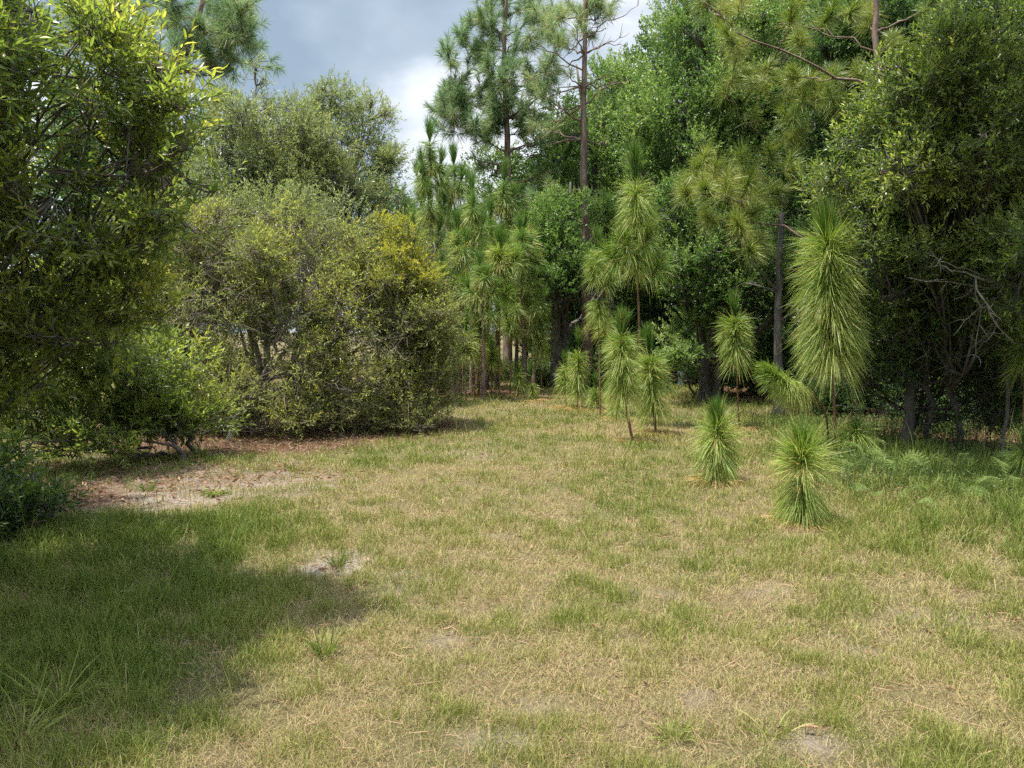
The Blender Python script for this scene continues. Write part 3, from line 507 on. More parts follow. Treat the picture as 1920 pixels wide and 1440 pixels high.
def bent():
    rng = np.random.RandomState(70); d = 9.9; b = P(1570, 700, d); base = np.array([b[0], d + .25, gz(b[0], d + .25)])
    top = P(1445, 700, d - .3); pl = np.concatenate([bez(base, P(1560, 760, d), P(1520, 738, d - .1), 8)[:-1], bez(P(1520, 738, d - .1), P(1480, 722, d - .2), top, 8)])
    wood = MB(); tube(wood, pl, np.linspace(.014, .007, len(pl)), 7, .5, .1, rng); nd = MB(); k = 1500; s = rng.rand(k); i = np.clip((1 - s * .42) * (len(pl) - 1), 0, len(pl) - 1.01); j = i.astype(int); f = (i - j)[:, None]
    p = pl[j] * (1 - f) + pl[j + 1] * f; ax = norm(pl[j + 1] - pl[j]); R = norm(np.cross(ax, rng.randn(k, 3))); th = np.radians(12 + 85 * s ** .7 + rng.randn(k) * 10)
    needles(nd, rng, p, ax * np.cos(th)[:, None] + R * np.sin(th)[:, None] + np.array([0, 0, .35]) * (1 - s)[:, None], .31 * rng.uniform(.8, 1.1, k), .0045, .15 + 1.0 * s, np.clip(.3 + .45 * s + .1 * rng.randn(k), 0, 1), 4)
    r = empty('pine_sapling', base); tag(r, 'bent sapling with its needle brush bowed over sideways, between nearest and largest', 'sapling', 'bottlebrush pine saplings on the grass')
    wood.build('stem', M['sbark'], r, True, base); nd.build('needles', M['needle'], r, False, base)
bent()

# ---- stand of thin young pines in the middle
def young_pine(seed, H, L_=.38, whorl_n=4, needle_n=1.0, low=.35, mat='pine', name='young_pine'):
    """at the origin: a thin straight pole with whorls of upswept brush-like shoots"""
    rng = np.random.RandomState(seed); wood = MB(); nd = MB(); b = np.zeros(3); tp = np.array([rng.randn() * .1, rng.randn() * .1, H - L_ * .7]); pl = bez(b, (b + tp) / 2 + rng.randn(3) * .07 * [1, 1, 0], tp, 20)
    r0 = .022 + .009 * H; tube(wood, pl, np.linspace(r0, .008, 20), 8, .5, .1, rng)
    def brush(bp, frac, k, cand=.3):
        s = rng.rand(k); nseg = len(bp) - 1; i = np.clip((1 - s * frac) * nseg, 0, nseg - .001); j = i.astype(int); f = (i - j)[:, None]; p = bp[j] * (1 - f) + bp[j + 1] * f; ax = norm(bp[j + 1] - bp[j])
        R = norm(np.cross(ax, rng.randn(k, 3))); th = np.radians(np.where(s < cand, 6 + 12 * rng.rand(k), 30 + 65 * s + rng.randn(k) * 10)); dr = np.where(s < cand, 0, .15 + .6 * s)
        needles(nd, rng, p, ax * np.cos(th)[:, None] + R * np.sin(th)[:, None], L_ * rng.uniform(.7, 1.1, k), .012, dr, np.clip(.10 + .72 * s + .12 * rng.randn(k), 0, 1), 2)
    brush(pl, min(.9, 1.1 / H), int(800 * needle_n))
    z = H - L_ - rng.uniform(.45, .7)
    while z > H * low:
        i = int(np.clip(z / tp[2] * 19, 1, 18)); p = pl[i]; n = rng.randint(2, whorl_n + 1); a0 = rng.rand() * 6.28; fr = (H - z) / H
        for k in range(n):
            a = a0 + k * 6.283 / n + rng.randn() * .3; ln = (.35 + .9 * fr) * rng.uniform(.6, 1.15); dv = np.array([math.cos(a), math.sin(a), 0]); e = p + dv * ln * .75 + np.array([0, 0, ln * .85])
            bp = bez(p, p + dv * ln * .7 + [0, 0, .1 * ln], e, 7); tube(wood, bp, np.linspace(.012, .006, 7), 5); brush(bp, .85, int(300 * needle_n), .35)
        z -= rng.uniform(.55, .95)
    r = empty(name, (0, 0, 0)); wood.build('trunk', M['pbark'], r, True); nd.build('crown', M[mat], r)
    return r
protos = {}
stand = [ # px, base depth, top py, proto, label
    (818, 20.5, 228, 0, 'tallest young pine at the left of the stand, tip standing against the sky'),
    (848, 21.5, 272, 1, 'second tallest young pine, just right of the tallest in the stand'),
    (790, 22.5, 352, 2, 'young pine at the left end of the stand, behind the yellow-green shrub'),
    (775, 25.0, 385, 3, 'farthest left pine tip peeping over the yellow-green shrub'),
    (884, 19.8, 322, 4, 'young pine in the middle of the stand with a thin straight bare pole'),
    (862, 18.8, 395, 5, 'young pine of the stand with brushes just above the yellow shrub edge'),
    (912, 20.8, 372, 2, 'young pine right of the middle pole, pale shaggy brushes'),
    (968, 21.0, 398, 5, 'young pine beneath the two tall pines, upright dark tip'),
    (985, 19.0, 405, 1, 'young pine at the right end of the stand with drooping lower brushes'),
    (832, 18.6, 470, 2, 'shaggy young pine against the right end of the long shrub'),
    (905, 17.4, 470, 4, 'front young pine with a long bare dark pole and shaggy top'),
    (1000, 20.2, 470, 7, 'slim young pine next to the dark hollow, drooping brush'),
    (854, 19.2, 520, 7, 'thin young pine just behind the right end of the long shrub'),
    (932, 21.5, 300, 4, 'tall back-row young pine beneath the bluish pine crown'),
    (896, 23.5, 440, 0, 'hidden slim young pine at the back of the stand'),
    (838, 24.0, 330, 4, 'slim back-row young pine between the two tallest of the stand'),
]
pspec = {0: (81, 7.6, 4, 1.0, .30), 1: (82, 6.8, 4, 1.0, .3), 2: (83, 5.6, 4, 1., .35), 3: (84, 4.8, 4, 1., .4), 4: (85, 6.2, 3, .9, .45), 5: (86, 5.0, 3, 1., .35), 6: (87, 2.6, 3, .9, .62), 7: (88, 2.7, 2, .8, .66)}
for k, (px, Y, py, pr, lab) in enumerate(stand):
    x = float(P(px, 700, Y)[0]); z0 = gz(x, Y); H = float(P(px, py, Y)[2]) - z0; sp = pspec[pr]; loc = (x, Y, z0)
    if pr not in protos:
        o = young_pine(sp[0], sp[1], .50, sp[2], sp[3], sp[4]); o.location = loc; o.scale = (H / sp[1],) * 3; protos[pr] = o; o['label'] = lab
    else: o = copy_thing(protos[pr], loc, 1.3 * k, (.5 + .5 * H / sp[1],) * 2 + (H / sp[1],), lab)
    o['category'] = 'pine'; o['group'] = 'thin young pines in the middle stand'

def pole(label, px, d, tip, h0, h1, n, L_, seed, wh=(), r=.02, tb=.05):
    o = sapling(label, (px, 700), (px, tip), [(h0, (h0 + h1) / 2, 45, 82, .2, .5, .55), ((h0 + h1) / 2, h1, 82, 85, .5, .8, .45)], n, L_, seed, d=d, r=r, skirt=False, whorls=wh, name='young_pine', group='thin young pines in the middle stand', tintb=tb, candn=.22, wid=.0022 + .0005 * d)
    o['category'] = 'pine'
pole('young pine with one big round shaggy head on a long dark pole', 937, 17.8, 425, 472, 520, 1500, .48, 191, ((530, -70, .3, .6), (500, 80, .35, .6), (560, 30, .25, .5)))
pole('young pine with a bright upright tip beneath the bluish pine trunk', 982, 19.6, 392, 440, 475, 1200, .48, 192, ((480, -60, .35, .8), (500, 70, .3, .7), (540, 110, .3, .4)))
pole('young pine with a drooping head above the low ones, left side of the stand', 896, 18.4, 492, 532, 572, 1200, .46, 193, ((545, -80, .3, .6), (560, 60, .25, .6)))
pole('low young pine at the left foot of the stand with the darkest upright tip', 873, 17.4, 582, 634, 668, 1000, .42, 194)
pole('low pale-headed young pine beside the left foot of the stand', 889, 17.9, 610, 648, 662, 600, .36, 195)
pole('small round-headed young pine on a thin dark pole in the stand', 899, 18.6, 590, 614, 634, 700, .38, 196)
pole('dim low young pine right of the thin dark pole', 922, 18.0, 628, 662, 684, 700, .40, 197)
pole('small pale young pine whose round head stands clear of the dark gap', 957, 19.0, 578, 598, 616, 700, .40, 198)
pole('shaggy-headed young pine in front of the dark hollow', 987, 19.8, 545, 572, 606, 900, .42, 199)
pole('slim young pine with a loose head between yellow shrub and stand', 868, 20.0, 405, 440, 470, 900, .48, 200, ((470, 90, .3, .7), (490, -60, .3, .5)))
pole('slim young pine with small head at the back right of the stand', 1003, 21.5, 432, 462, 488, 800, .44, 201)
# ---- tall pines
def tufts(nd, rng, Pn, A, k, L_, wid, tb=.35, spread=75):
    m = len(Pn); Pn = np.repeat(Pn, k, 0); A = norm(np.repeat(A, k, 0)); n = m * k; s = rng.rand(n); R = norm(np.cross(A, rng.randn(n, 3)))
    th = np.radians(8 + spread * s + 6 * rng.randn(n)); tt = np.repeat(rng.randn(m) * .12, k)
    needles(nd, rng, Pn - A * (s * L_ * .45)[:, None], A * np.cos(th)[:, None] + R * np.sin(th)[:, None], L_ * rng.uniform(.7, 1.1, n), wid, .12 + .35 * s, np.clip(tb + tt + .25 * s + .1 * rng.randn(n), 0, 1), 2)
def tall_pine(label, base_px, d, trunk_px, r0, tl, dead=(), k=70, L_=.30, seed=1, wid=None, sub=3, mat='pine', tb=.35, extra=(), jit=.3, scatter=1.0):
    """tl: (px, py, dy) tips of leafy boughs; each bough forks into needle tufts"""
    rng = np.random.RandomState(seed); wood = MB(); nd = MB(); x = float(P(base_px, 700, d)[0]); b0 = np.array([x, d, gz(x, d)])
    pts = [b0] + [P(a, b, d) for a, b in trunk_px]; pts = np.array(pts); tt = np.linspace(0, 1, 26); hz = np.linspace(pts[0][2], pts[-1][2], 26)
    pl = np.stack([np.interp(hz, pts[:, 2], pts[:, 0]), np.full(26, d) + .05 * np.sin(tt * 7), hz], 1); pl[1:-1, 0] += rng.randn(24) * .015
    rr = r0 * (1 - .72 * tt); rr[0] *= 1.3; tube(wood, pl, rr, 12, .5, .08, rng)
    if wid is None: wid = .0011 + .0004 * d
    def onto(e, drop=.35):
        D = np.hypot(e[0] - pl[:, 0], e[1] - pl[:, 1]); z = e[2] - drop * D.min() - .15; i = int(np.clip(np.argmin(np.abs(pl[:, 2] - z)), 1, 25)); return pl[i], rr[i]
    PT, AX = [], []; BP = [np.zeros((0, 3))]; BR = [np.zeros(0)]
    tl = sorted(tl, key=lambda t: -abs(t[0] - np.interp(t[1], [pp_[1] for pp_ in trunk_px[::-1]], [pp_[0] for pp_ in trunk_px[::-1]])) * (1 if rng.rand() < .35 else .4))
    for t in tl:
        e = P(t[0], t[1], d) + np.array([0, t[2] if len(t) > 2 else rng.randn() * .6, 0]); s, rs = onto(e); ln = np.linalg.norm(e - s)
        bpp = np.concatenate(BP); brr = np.concatenate(BR)
        if len(bpp):
            dd = np.linalg.norm(bpp - e, axis=1) + .25 * (bpp[:, 2] > e[2]) ; q_ = int(np.argmin(dd))
            if dd[q_] < ln * .8: s, rs, ln = bpp[q_], brr[q_] * 1.6, dd[q_]
        mid = (s + e) / 2 + np.array([0, 0, -.12 * ln]) + rng.randn(3) * .05 * ln; bp = bez(s, mid, e, 10); bp[1:-1] += rng.randn(8, 3) * .02 * ln
        br_ = np.linspace(min(rs * .45, .018 + .014 * ln), .007, 10); tube(wood, bp, br_, 6); BP.append(bp[2:9]); BR.append(br_[2:9]); PT.append(e); AX.append(bp[-1] - bp[-3] + [0, 0, .1 * ln])
        for _ in range(sub):
            j = rng.randint(4, 10); a = bp[j]; dv = norm((e - s) * .7 + rng.randn(3) * ln * .45 + [0, 0, .35 * ln]); l2 = rng.uniform(.25, .6) * (.6 + .25 * ln) * scatter; q = a + dv * l2 + np.array([0, 0, .15 * l2])
            tube(wood, bez(a, a + dv * l2 * .6 - [0, 0, .06 * l2], q, 5), np.linspace(.010, .005, 5), 4); PT.append(q); AX.append(dv + [0, 0, .6])
    tufts(nd, rng, np.array(PT), np.array(AX), k, L_, wid, tb)
    for t in dead:      # bare boughs
        e = P(t[0], t[1], d) + np.array([0, rng.randn() * .5, 0]); s, rs = onto(e, t[2] if len(t) > 2 else .3); ln = np.linalg.norm(e - s); mid = (s + e) / 2 + rng.randn(3) * .08 * ln; bp = bez(s, mid, e, 9); bp[1:-1] += rng.randn(7, 3) * .025 * ln
        tube(wood, bp, np.linspace(min(rs * .35, .035), .007, 9), 5)
        for _ in range(5):
            j = rng.randint(2, 9); dv = norm((e - s) * .6 + rng.randn(3) * ln * .5); l2 = rng.uniform(.15, .45) * (.5 + .3 * ln); q = bp[j] + dv * l2 + [0, 0, .12]; tube(wood, bez(bp[j], bp[j] + dv * l2 * .6, q, 5), np.linspace(.009, .004, 5), 4)
    r = empty('pine_tree', b0); tag(r, label, 'pine', 'full-grown pines'); wood.build('trunk', M['pbark'], r, True, b0); nd.build('crown', M[mat], r, False, b0)
    return r
rg = np.random.RandomState(3)
def cloud(lst, n, jx, jy): return [(a + rg.randn() * jx, b + rg.randn() * jy) for a, b in lst for _ in range(n)]
tall_pine('tall pine with a full crown tinted bluish for haze, left of the two central pines', 952, 25.5, [(955, 400), (948, 200), (945, 60), (950, -60)], .17,
    cloud([(870, 80), (900, 40), (935, 10), (900, 100), (860, 130), (930, 70), (970, 60), (990, 110), (960, 130), (850, 150), (840, 210), (870, 190), (905, 160), (1000, 30), (930, 150), (880, 230), (915, 210), (965, 190), (1010, 180), (935, 230), (860, 250), (985, 5), (1030, 60), (855, 220), (845, 170), (900, 250), (940, 190), (985, 230), (1025, 130)], 4, 13, 13)
    + [(900, 300), (1020, 260), (1040, 320)],
    [(840, 330), (880, 370), (1030, 250), (1040, 350), (890, 400), (1020, 410), (870, 300), (1050, 190)], 74, .37, 91, sub=4, mat='pineHaze')
tall_pine('tall straight pine with sparse crown and many bare boughs, at the centre right', 1104, 22.0, [(1097, 400), (1093, 200), (1097, 60), (1100, -60)], .155,
    cloud([(1050, 10), (1080, 40), (1020, 30), (1110, 20), (1060, 50), (1130, 5), (1000, 60)], 3, 16, 14) + [(1040, 110), (1020, 140), (1060, 140), (1005, 175), (1000, 215), (1010, 380), (1000, 360), (1035, 365), (1150, 0)],
    [(1165, 95, .1), (1160, 75, .1), (1140, 40, .4), (990, 80), (1000, 130, -.3), (985, 200, -.3), (1010, 230, -.5), (1140, 155, -.1), (1180, 150), (1020, 190, -.2), (1150, 250, 0), (1030, 270, -.3), (1040, 360, -.2), (1040, 160, -.3), (1060, 90, -.4), (1170, 130, .1), (1200, 0, .5)], 75, .36, 92, sub=3, tb=.5, mat='pineHaze')
tall_pine('forked pine with gnarled boughs against the sky, upper left behind the bay tree', 300, 19.5, [(300, 400), (318, 180), (335, 120), (372, 40), (385, -60)], .17,
    cloud([(430, 20), (460, 50), (400, 15), (445, 85), (350, 10), (320, 40), (280, 10), (240, 30), (200, 20), (130, 15), (105, 60), (160, 50), (400, 110), (430, 110), (380, 90), (350, 60), (370, 125), (300, 90), (220, 90), (450, 35), (415, 60), (385, 30), (465, 75)], 4, 14, 12),
    [(450, 60, -.2), (430, 60), (380, 100, -.3), (200, 110), (160, 90), (260, 120, -.2), (410, 135, -.2), (240, 160)], 75, .34, 93, sub=3, mat='pineHaze')
tall_pine('pine spreading long golden-green brushes out of the right-hand wood', 1665, 14.2, [(1660, 400), (1650, 200), (1640, 50), (1645, -80)], .13,
    [(1500, 70), (1528, 55), (1560, 60), (1590, 110), (1495, 130), (1540, 120), (1575, 140), (1620, 130), (1500, 205), (1545, 200), (1585, 215), (1520, 160), (1555, 165), (1520, 235), (1500, 240),
     (1430, 20), (1450, 60), (1400, 60), (1360, 20), (1320, 10), (1380, 90), (1420, 110), (1345, 60), (1350, 110), (1290, 20), (1460, 100), (1390, 130), (1430, 150),
     (1310, 300), (1345, 320), (1290, 330), (1380, 300), (1415, 320), (1460, 295), (1485, 315), (1300, 380), (1340, 370), (1380, 360), (1430, 360), (1285, 360), (1470, 350), (1330, 410), (1400, 400), (1360, 440), (1420, 450), (1380, 480), (1640, 30), (1690, 60), (1730, 20)],
    [(1480, 20), (1500, 330), (1450, 400)], 150, .36, 94, sub=2, mat='pineG', tb=.33, scatter=.6)
tall_pine('grey pine trunk rising behind the golden-green brushes, tip out of view', 1468, 21.0, [(1468, 300), (1466, 100), (1464, -60)], .16, [(1440, -40), (1500, -30), (1420, 10), (1520, 30)], [(1500, 60), (1430, 80), (1520, 120)], 60, .3, 95)

# ------------------------------------------------------------------ the wood behind: three trees, copied
def far_tree(seed, H, low, wdt, leafs=(.17, .085), mat='far'):
    rng = np.random.RandomState(seed); C = []
    n = 16
    for k in range(n):
        z = low + (H - low) * (k + .5) / n; rad = wdt * math.sin(math.pi * (.18 + .74 * (z - low) / (H - low))) ; a = k * 2.4 + rng.rand()
        C.append((math.cos(a) * rad * .55, math.sin(a) * rad * .55, z, rad * rng.uniform(.5, .75) + .3, rad * rng.uniform(.5, .75) + .3, rng.uniform(.7, 1.1)))
    return crown_tree('wood_tree', 'tree', 'x', (0, 0), C, leafs, 2.0, mat, seed, tr=.16, thin=-.6, spray=.4, twigs=False, world=True, per=9)
FT = [far_tree(101, 15, 2.6, 2.8), far_tree(102, 12, 1.4, 2.5), far_tree(103, 17, 4.5, 3.0)]
spots = [ # x, y, kind, scale
    (2.2, 30, 1, .85), (5.2, 28, 1, 1.0), (8.2, 27, 0, 1.0), (11.5, 25.5, 2, .95), (14.5, 24, 0, 1.0), (17.5, 23, 1, 1.1), (6.6, 22.8, 1, .95), (9.6, 21.5, 0, .9), (12.6, 19.5, 1, 1.0), (15.4, 17.8, 2, .85), (11.2, 14.8, 1, .85), (14.6, 13.6, 0, .8),
    (9.2, 31.5, 2, 1.0), (13.2, 30, 0, 1.1), (17.8, 28.5, 2, 1.1), (22, 26, 0, 1.1), (4.6, 34, 1, 1.05), (.6, 35, 1, .72), (21, 20, 1, 1.1), (10.2, 11.2, 1, .62),
    (3.4, 38, 1, 1.), (7.0, 38, 1, 1.), (11, 37, 1, 1.1), (16, 35, 1, 1.2), (21, 33, 1, 1.2), (26, 28, 1, 1.3), (7.9, 33.5, 1, .8), (12, 27.5, 1, .9), (16, 26, 1, .9), (-7, 40, 1, .8), (-12, 38, 1, .9), (-18, 34, 1, 1.), (-23, 29, 1, 1.), (-16.5, 23, 1, .7),
    (-1.8, 38, 1, .62), (-5.0, 36, 1, .66), (-8.5, 34, 1, .8), (-12, 31, 0, .72), (-15.5, 28, 1, .9), (-19, 25, 0, .8), (-11, 24, 1, .62), (-14.5, 19.5, 1, .72), (-17.5, 15, 0, .65), (-9.0, 21.0, 1, .55), (18.5, 14, 1, 1.0), (-12.5, 12.5, 1, .5)]
used = set(); cnt = {}
LAND = [(-300, 'scene beyond the left edge'), (200, 'near bay tree at the upper left'), (480, 'forked pine'), (760, 'pale olive-green tree'), (900, 'left half of the young pine stand'), (1010, 'tall bluish pine'), (1180, 'sparse central pine'), (1330, 'pale pipe'),
        (1460, 'shaded round sapling'), (1640, 'largest sapling'), (1800, 'crooked grey trunk'), (2050, 'right bay tree'), (9999, 'scene beyond the right edge')]
ORD = ['nearest', 'second', 'third', 'fourth', 'fifth', 'sixth', 'seventh', 'eighth', 'ninth']; KINDN = ['tall broad dark tree', 'low-crowned dark tree', 'high-crowned dark tree']
spots.sort(key=lambda t: t[1])
for k, (x, y, kd, sc) in enumerate(spots):
    px_ = 960 + F * x / y
    lm = next(n_ for v_, n_ in LAND if px_ < v_); cnt[lm] = cnt.get(lm, 0) + 1
    lab = ORD[cnt[lm] - 1] + ' ' + KINDN[kd] + ' behind the ' + lm
    loc = (x, y, gz(x, y)); s3 = (sc, sc, sc)
    if kd not in used:
        o = FT[kd]; o.location = loc; o.scale = s3; used.add(kd); o['label'] = lab
    else: o = copy_thing(FT[kd], loc, k * 1.7, s3, lab)
    o['category'] = 'tree'; o['group'] = 'trees deep in the right-hand wood' if x > 0 else 'far trees behind the left shrubs'

# undergrowth
cu, cl = {}, {}
def mark(o, what, x, y, c):
    lm = next(n_ for v_, n_ in LAND if 960 + F * x / y < v_); c[lm] = c.get(lm, 0) + 1; o['label'] = '%s %s below the %s' % (ORD[c[lm] - 1], what, lm) if 'beyond' not in lm else '%s %s %s' % (ORD[c[lm] - 1], what, lm.replace('scene ', ''))
ub = crown_tree('undergrowth_bush', 'bush', 'leafy undergrowth bush in the shade between the trees of the right-hand wood', (0, 0), [(0, 0, .55, .8, .7, .45), (.6, .2, .45, .6, .6, .4), (-.6, .1, .5, .6, .6, .4), (.1, .2, 1.0, .5, .5, .4)], (.09, .04), 2.6, 'far', 110, stems=4, tr=.02, world=True, twigs=False, thin=-.7)
ug = crown_tree('weedy_bush', 'bush', 'bright green low bush at the far end of the grass lane', (0, 0), [(0, 0, .3, .7, .6, .28), (.5, .2, .25, .5, .5, .25), (-.5, .1, .3, .5, .5, .25)], (.08, .035), 3.0, 'weed', 111, stems=3, tr=.015, world=True, twigs=False, thin=-.7, bias=.12)
for i, (x, y, s) in enumerate([(5.6, 22.5, 1.2), (7.6, 20, 1.3), (8.6, 17.5, 1.2), (10.2, 16, 1.3), (7.2, 17.0, .8), (12.4, 16.4, 1.4), (3.6, 24, 1.2), (9.2, 13.4, .9), (11.6, 12.6, 1.2), (13.6, 11.5, 1.3), (2.2, 26, 1.3), (7.0, 24.5, 1.5), (10, 23, 1.6), (13, 21.5, 1.6), (16, 19, 1.7), (8.6, 10.8, .7), (16, 15, 1.6), (10.8, 19, 1.5), (5.8, 14.4, .5), (6.2, 27, 1.8), (9, 27, 1.8), (12, 25, 1.8), (15, 23, 1.9), (3.9, 28.5, 1.6), (18, 21, 2.), (7.2, 13.2, 1.1), (8.2, 12.2, 1.1), (6.4, 15.8, .9), (9.6, 11.6, 1.1), (8.0, 15.6, 1.3), (6.0, 19, 1.2), (6.3, 23.5, 1.1), (6.6, 12.2, .6), (7.4, 14.6, .9), (9.4, 20.5, 1.5), (11.5, 20.5, 1.6)]):
    o = ub if i == 0 else copy_thing(ub, (x, y, gz(x, y)), i * 1.9, s); o.location = (x, y, gz(x, y)); o.scale = (s,) * 3; o['group'] = 'undergrowth bushes of the right-hand wood'; mark(o, 'leafy undergrowth bush in shade', x, y, cu)
for i, (px, y, s) in enumerate([(1035, 21.5, .8), (1065, 20.8, .7), (1000, 23, .9), (960, 25, 1.), (1100, 21.5, .8), (920, 26, 1.), (880, 25, 1.), (850, 24, 1.), (1150, 20.5, .7), (1210, 20.0, .6), (820, 23, 1), (1030, 26, 1.2), (1080, 25, 1.2)]):
    x = float(P(px, 700, y)[0]); o = ug if i == 0 else copy_thing(ug, (x, y, gz(x, y)), i * 2.1, s); o.location = (x, y, gz(x, y)); o.scale = (s,) * 3; o['group'] = 'low green bushes at the end of the grass lane'; mark(o, 'bright low green bush', x, y, cl)

# thin dark trunks standing in the hollows of the wood
def bole(label, px, d, top, r, seed, lean=0.0, mat='bark', limbs=3):
    rng = np.random.RandomState(seed); x = float(P(px, 700, d)[0]); b0 = np.array([x, d, gz(x, d)]); wood = MB(); tp = b0 + [lean, .1, top]; pl = bez(b0, (b0 + tp) / 2 + rng.randn(3) * .1 * [1, 1, 0], tp, 16); pl[1:-1] += rng.randn(14, 3) * .015
    rr = np.linspace(r, r * .55, 16); rr[0] *= 1.4; rr[1] *= 1.1; tube(wood, pl, rr, 10, .5, .14, rng)
    R = empty('thin_tree', b0); tag(R, label, 'tree', 'thin trunks in the shade of the wood'); wood.build('trunk', M[mat], R, True, b0)
    cr = MB(); 
    for k in range(limbs):
        i = rng.randint(5, 15); a = rng.rand() * 6.28; ln = rng.uniform(.5, 1.3); e = pl[i] + [math.cos(a) * ln, math.sin(a) * ln * .6, ln * rng.uniform(-.1, .6)]; br = MB(); bp = bez(pl[i], (pl[i] + e) / 2 + rng.randn(3) * .1, e, 8); tube(br, bp, np.linspace(r * .3, .005, 8), 5)
        for _ in range(6):
            j = rng.randint(2, 8); q = bp[j] + norm(rng.randn(3)) * rng.uniform(.15, .45); tube(br, bez(bp[j], (bp[j] + q) / 2 + rng.randn(3) * .04, q, 4), np.linspace(.006, .002, 4), 4)
        br.build('branch', M[mat], R, True, b0)
bole('crooked grey trunk in the shade under the right bay tree', 1706, 10.3, 3.4, .07, 121, .1, limbs=4)
bole('thin dark pole right of the crooked grey trunk, deep in shade', 1890, 9.2, 3.0, .022, 122, -.05, limbs=1)
bole('black trunk in the dark hollow right of the pine stand', 1045, 21.0, 4.2, .15, 123)
bole('dark trunk in the wood left of the largest sapling', 1462, 14.5, 3.8, .09, 125)
bole('dark leaning trunk in the wood left of the shaded sapling', 1345, 17.0, 4., .07, 126, .3)
bole('thin trunk just right of the pale pipe', 1316, 17.0, 2.6, .03, 127, -.1, limbs=2)
bole('dark trunk behind the crooked grey trunk', 1780, 13.5, 4., .10, 128, -.2)
bole('dark trunk at the right edge far inside the wood', 1860, 15.5, 4.5, .12, 129)

def dead_bough():
    rng = np.random.RandomState(131); b = MB(); d = 8.6; A = P(1990, 535, d); E = P(1830, 520, d - .3); bp = bez(A, P(1900, 545, d), E, 10); tube(b, bp, np.linspace(.035, .012, 10), 7, .5, .2, rng)
    for t in [(1760, 490), (1810, 600), (1850, 640), (1900, 640), (1790, 560), (1745, 470), (1880, 590), (1700, 520), (1820, 690)]:
        j = rng.randint(3, 10); q = P(t[0], t[1], d - .3 + rng.randn() * .2); m = (bp[j] + q) / 2 + rng.randn(3) * .08; pp = bez(bp[j], m, q, 7); pp[1:-1] += rng.randn(5, 3) * .02; tube(b, pp, np.linspace(.010, .0035, 7), 5)
        for _ in range(7):
            i = rng.randint(2, 7); q2 = pp[i] + norm(rng.randn(3)) * rng.uniform(.06, .22); tube(b, bez(pp[i], (pp[i] + q2) / 2 + rng.randn(3) * .03, q2, 4), np.linspace(.005, .0018, 4), 4)
    base = A; root = np.array([A[0] + .15, A[1] + .1, gz(A[0], A[1])]); tube(b, bez(root, (root + A) / 2 + [.1, 0, 0], A + [0, 0, .4], 12), np.linspace(.06, .03, 12), 8, .5, .15, rng)
    tag(b.build('dead_tree', M['dead'], None, True), 'dead grey tree with a crooked leafless bough reaching in from the right edge', 'dead tree')
dead_bough()

# ------------------------------------------------------------------ small things on the ground
def pipe():
    x, y = G(1277, 726); mb = MB(); k = 20; z0 = gz(x, y); s = y / F; H = 30 * s; r = 6.2 * s; th = np.arange(k) * 2 * np.pi / k
    rings = [(r, -.02), (r, H * .72), (r * 1.12, H * .73), (r * 1.14, H * .98), (r * 1.08, H), (r * .85, H), (r * .85, H * .8)]
    V = np.concatenate([np.stack([x + q * np.cos(th), y + q * np.sin(th), np.full(k, z0 + z)], 1) for q, z in rings]); f = []
    for i in range(len(rings) - 1):
        for j in range(k): f.append([i * k + j, i * k + (j + 1) % k, (i + 1) * k + (j + 1) % k, (i + 1) * k + j])
    mb.add(V, [np.array(f)]); mb.f.append(np.array([[(len(rings) - 1) * k + j for j in range(k)]], np.int32))
    m = bpy.data.materials.new('pale_plastic'); m.use_nodes = True; p = m.node_tree.nodes['Principled BSDF']; p.inputs['Roughness'].default_value = .45
    n = m.node_tree.nodes.new('ShaderNodeTexNoise'); n.inputs['Scale'].default_value = 9; r_ = ramp(m.node_tree, [(.35, (.30, .40, .43)), (.65, (.52, .62, .66))]); m.node_tree.links.new(n.outputs[0], r_.inputs[0]); m.node_tree.links.new(r_.outputs[0], p.inputs['Base Color'])
    tag(mb.build('pipe', m, None, True), 'pale blue-grey capped pipe standing upright at the edge of the wood', 'pipe')
pipe()

def tuft(label, px, py, n, h, sp, t, seed, w=.004, name='grass_tuft', mat='grass'):
    rng = np.random.RandomState(seed); x, y = G(px, py); mb = MB(); a = rng.rand(n) * 6.283; rr = rng.rand(n) * .05; b = np.array([x, y, gz(x, y)])
    Pn = b + np.stack([np.cos(a) * rr, np.sin(a) * rr, np.zeros(n)], 1); D = np.stack([np.cos(a) * sp, np.sin(a) * sp, np.ones(n)], 1) + rng.randn(n, 3) * .18
    needles(mb, rng, Pn, D, h * rng.uniform(.5, 1.1, n), w, .25 + .3 * rng.rand(n), np.clip(t + .1 * rng.randn(n), 0, 1), 3)
    o = mb.build(name, M[mat], None, False, b); o.location = b; tag(o, label, 'plant' if name != 'grass_tuft' else 'grass tuft', 'separate tufts on the clearing')
tuft('bright green leafy rosette on the sand patch at the left', 404, 932, 60, .20, 1.3, .66, 141, .011, 'rosette_weed')
tuft('grey-green grass tuft in the middle of the small sand patch', 632, 1062, 70, .19, .45, .8, 142, .005)
tuft('dull green tuft near the near bush, left of the rosette', 274, 922, 50, .18, .6, .85, 143, .007)
tuft('tall green tuft at the right edge of the lower left shade', 608, 1230, 90, .26, .4, .72, 144, .0045)
tuft('small upright tuft behind the sand patch, right of the rosette', 552, 888, 40, .22, .3, .6, 145, .006)
tuft('wide tuft with arching blades in the lower left shade', 110, 1330, 130, .32, .7, .66, 146, .0045)
tuft('faded green tuft in the lower right beside a bare sandy spot', 1260, 1400, 60, .17, .5, .6, 147, .004)
tuft('green tuft right of centre on the open grass', 1205, 935, 40, .14, 1.0, .7, 148, .006)
tuft('long pale blades at the left bottom corner', 40, 1400, 110, .36, .7, .55, 149, .004)
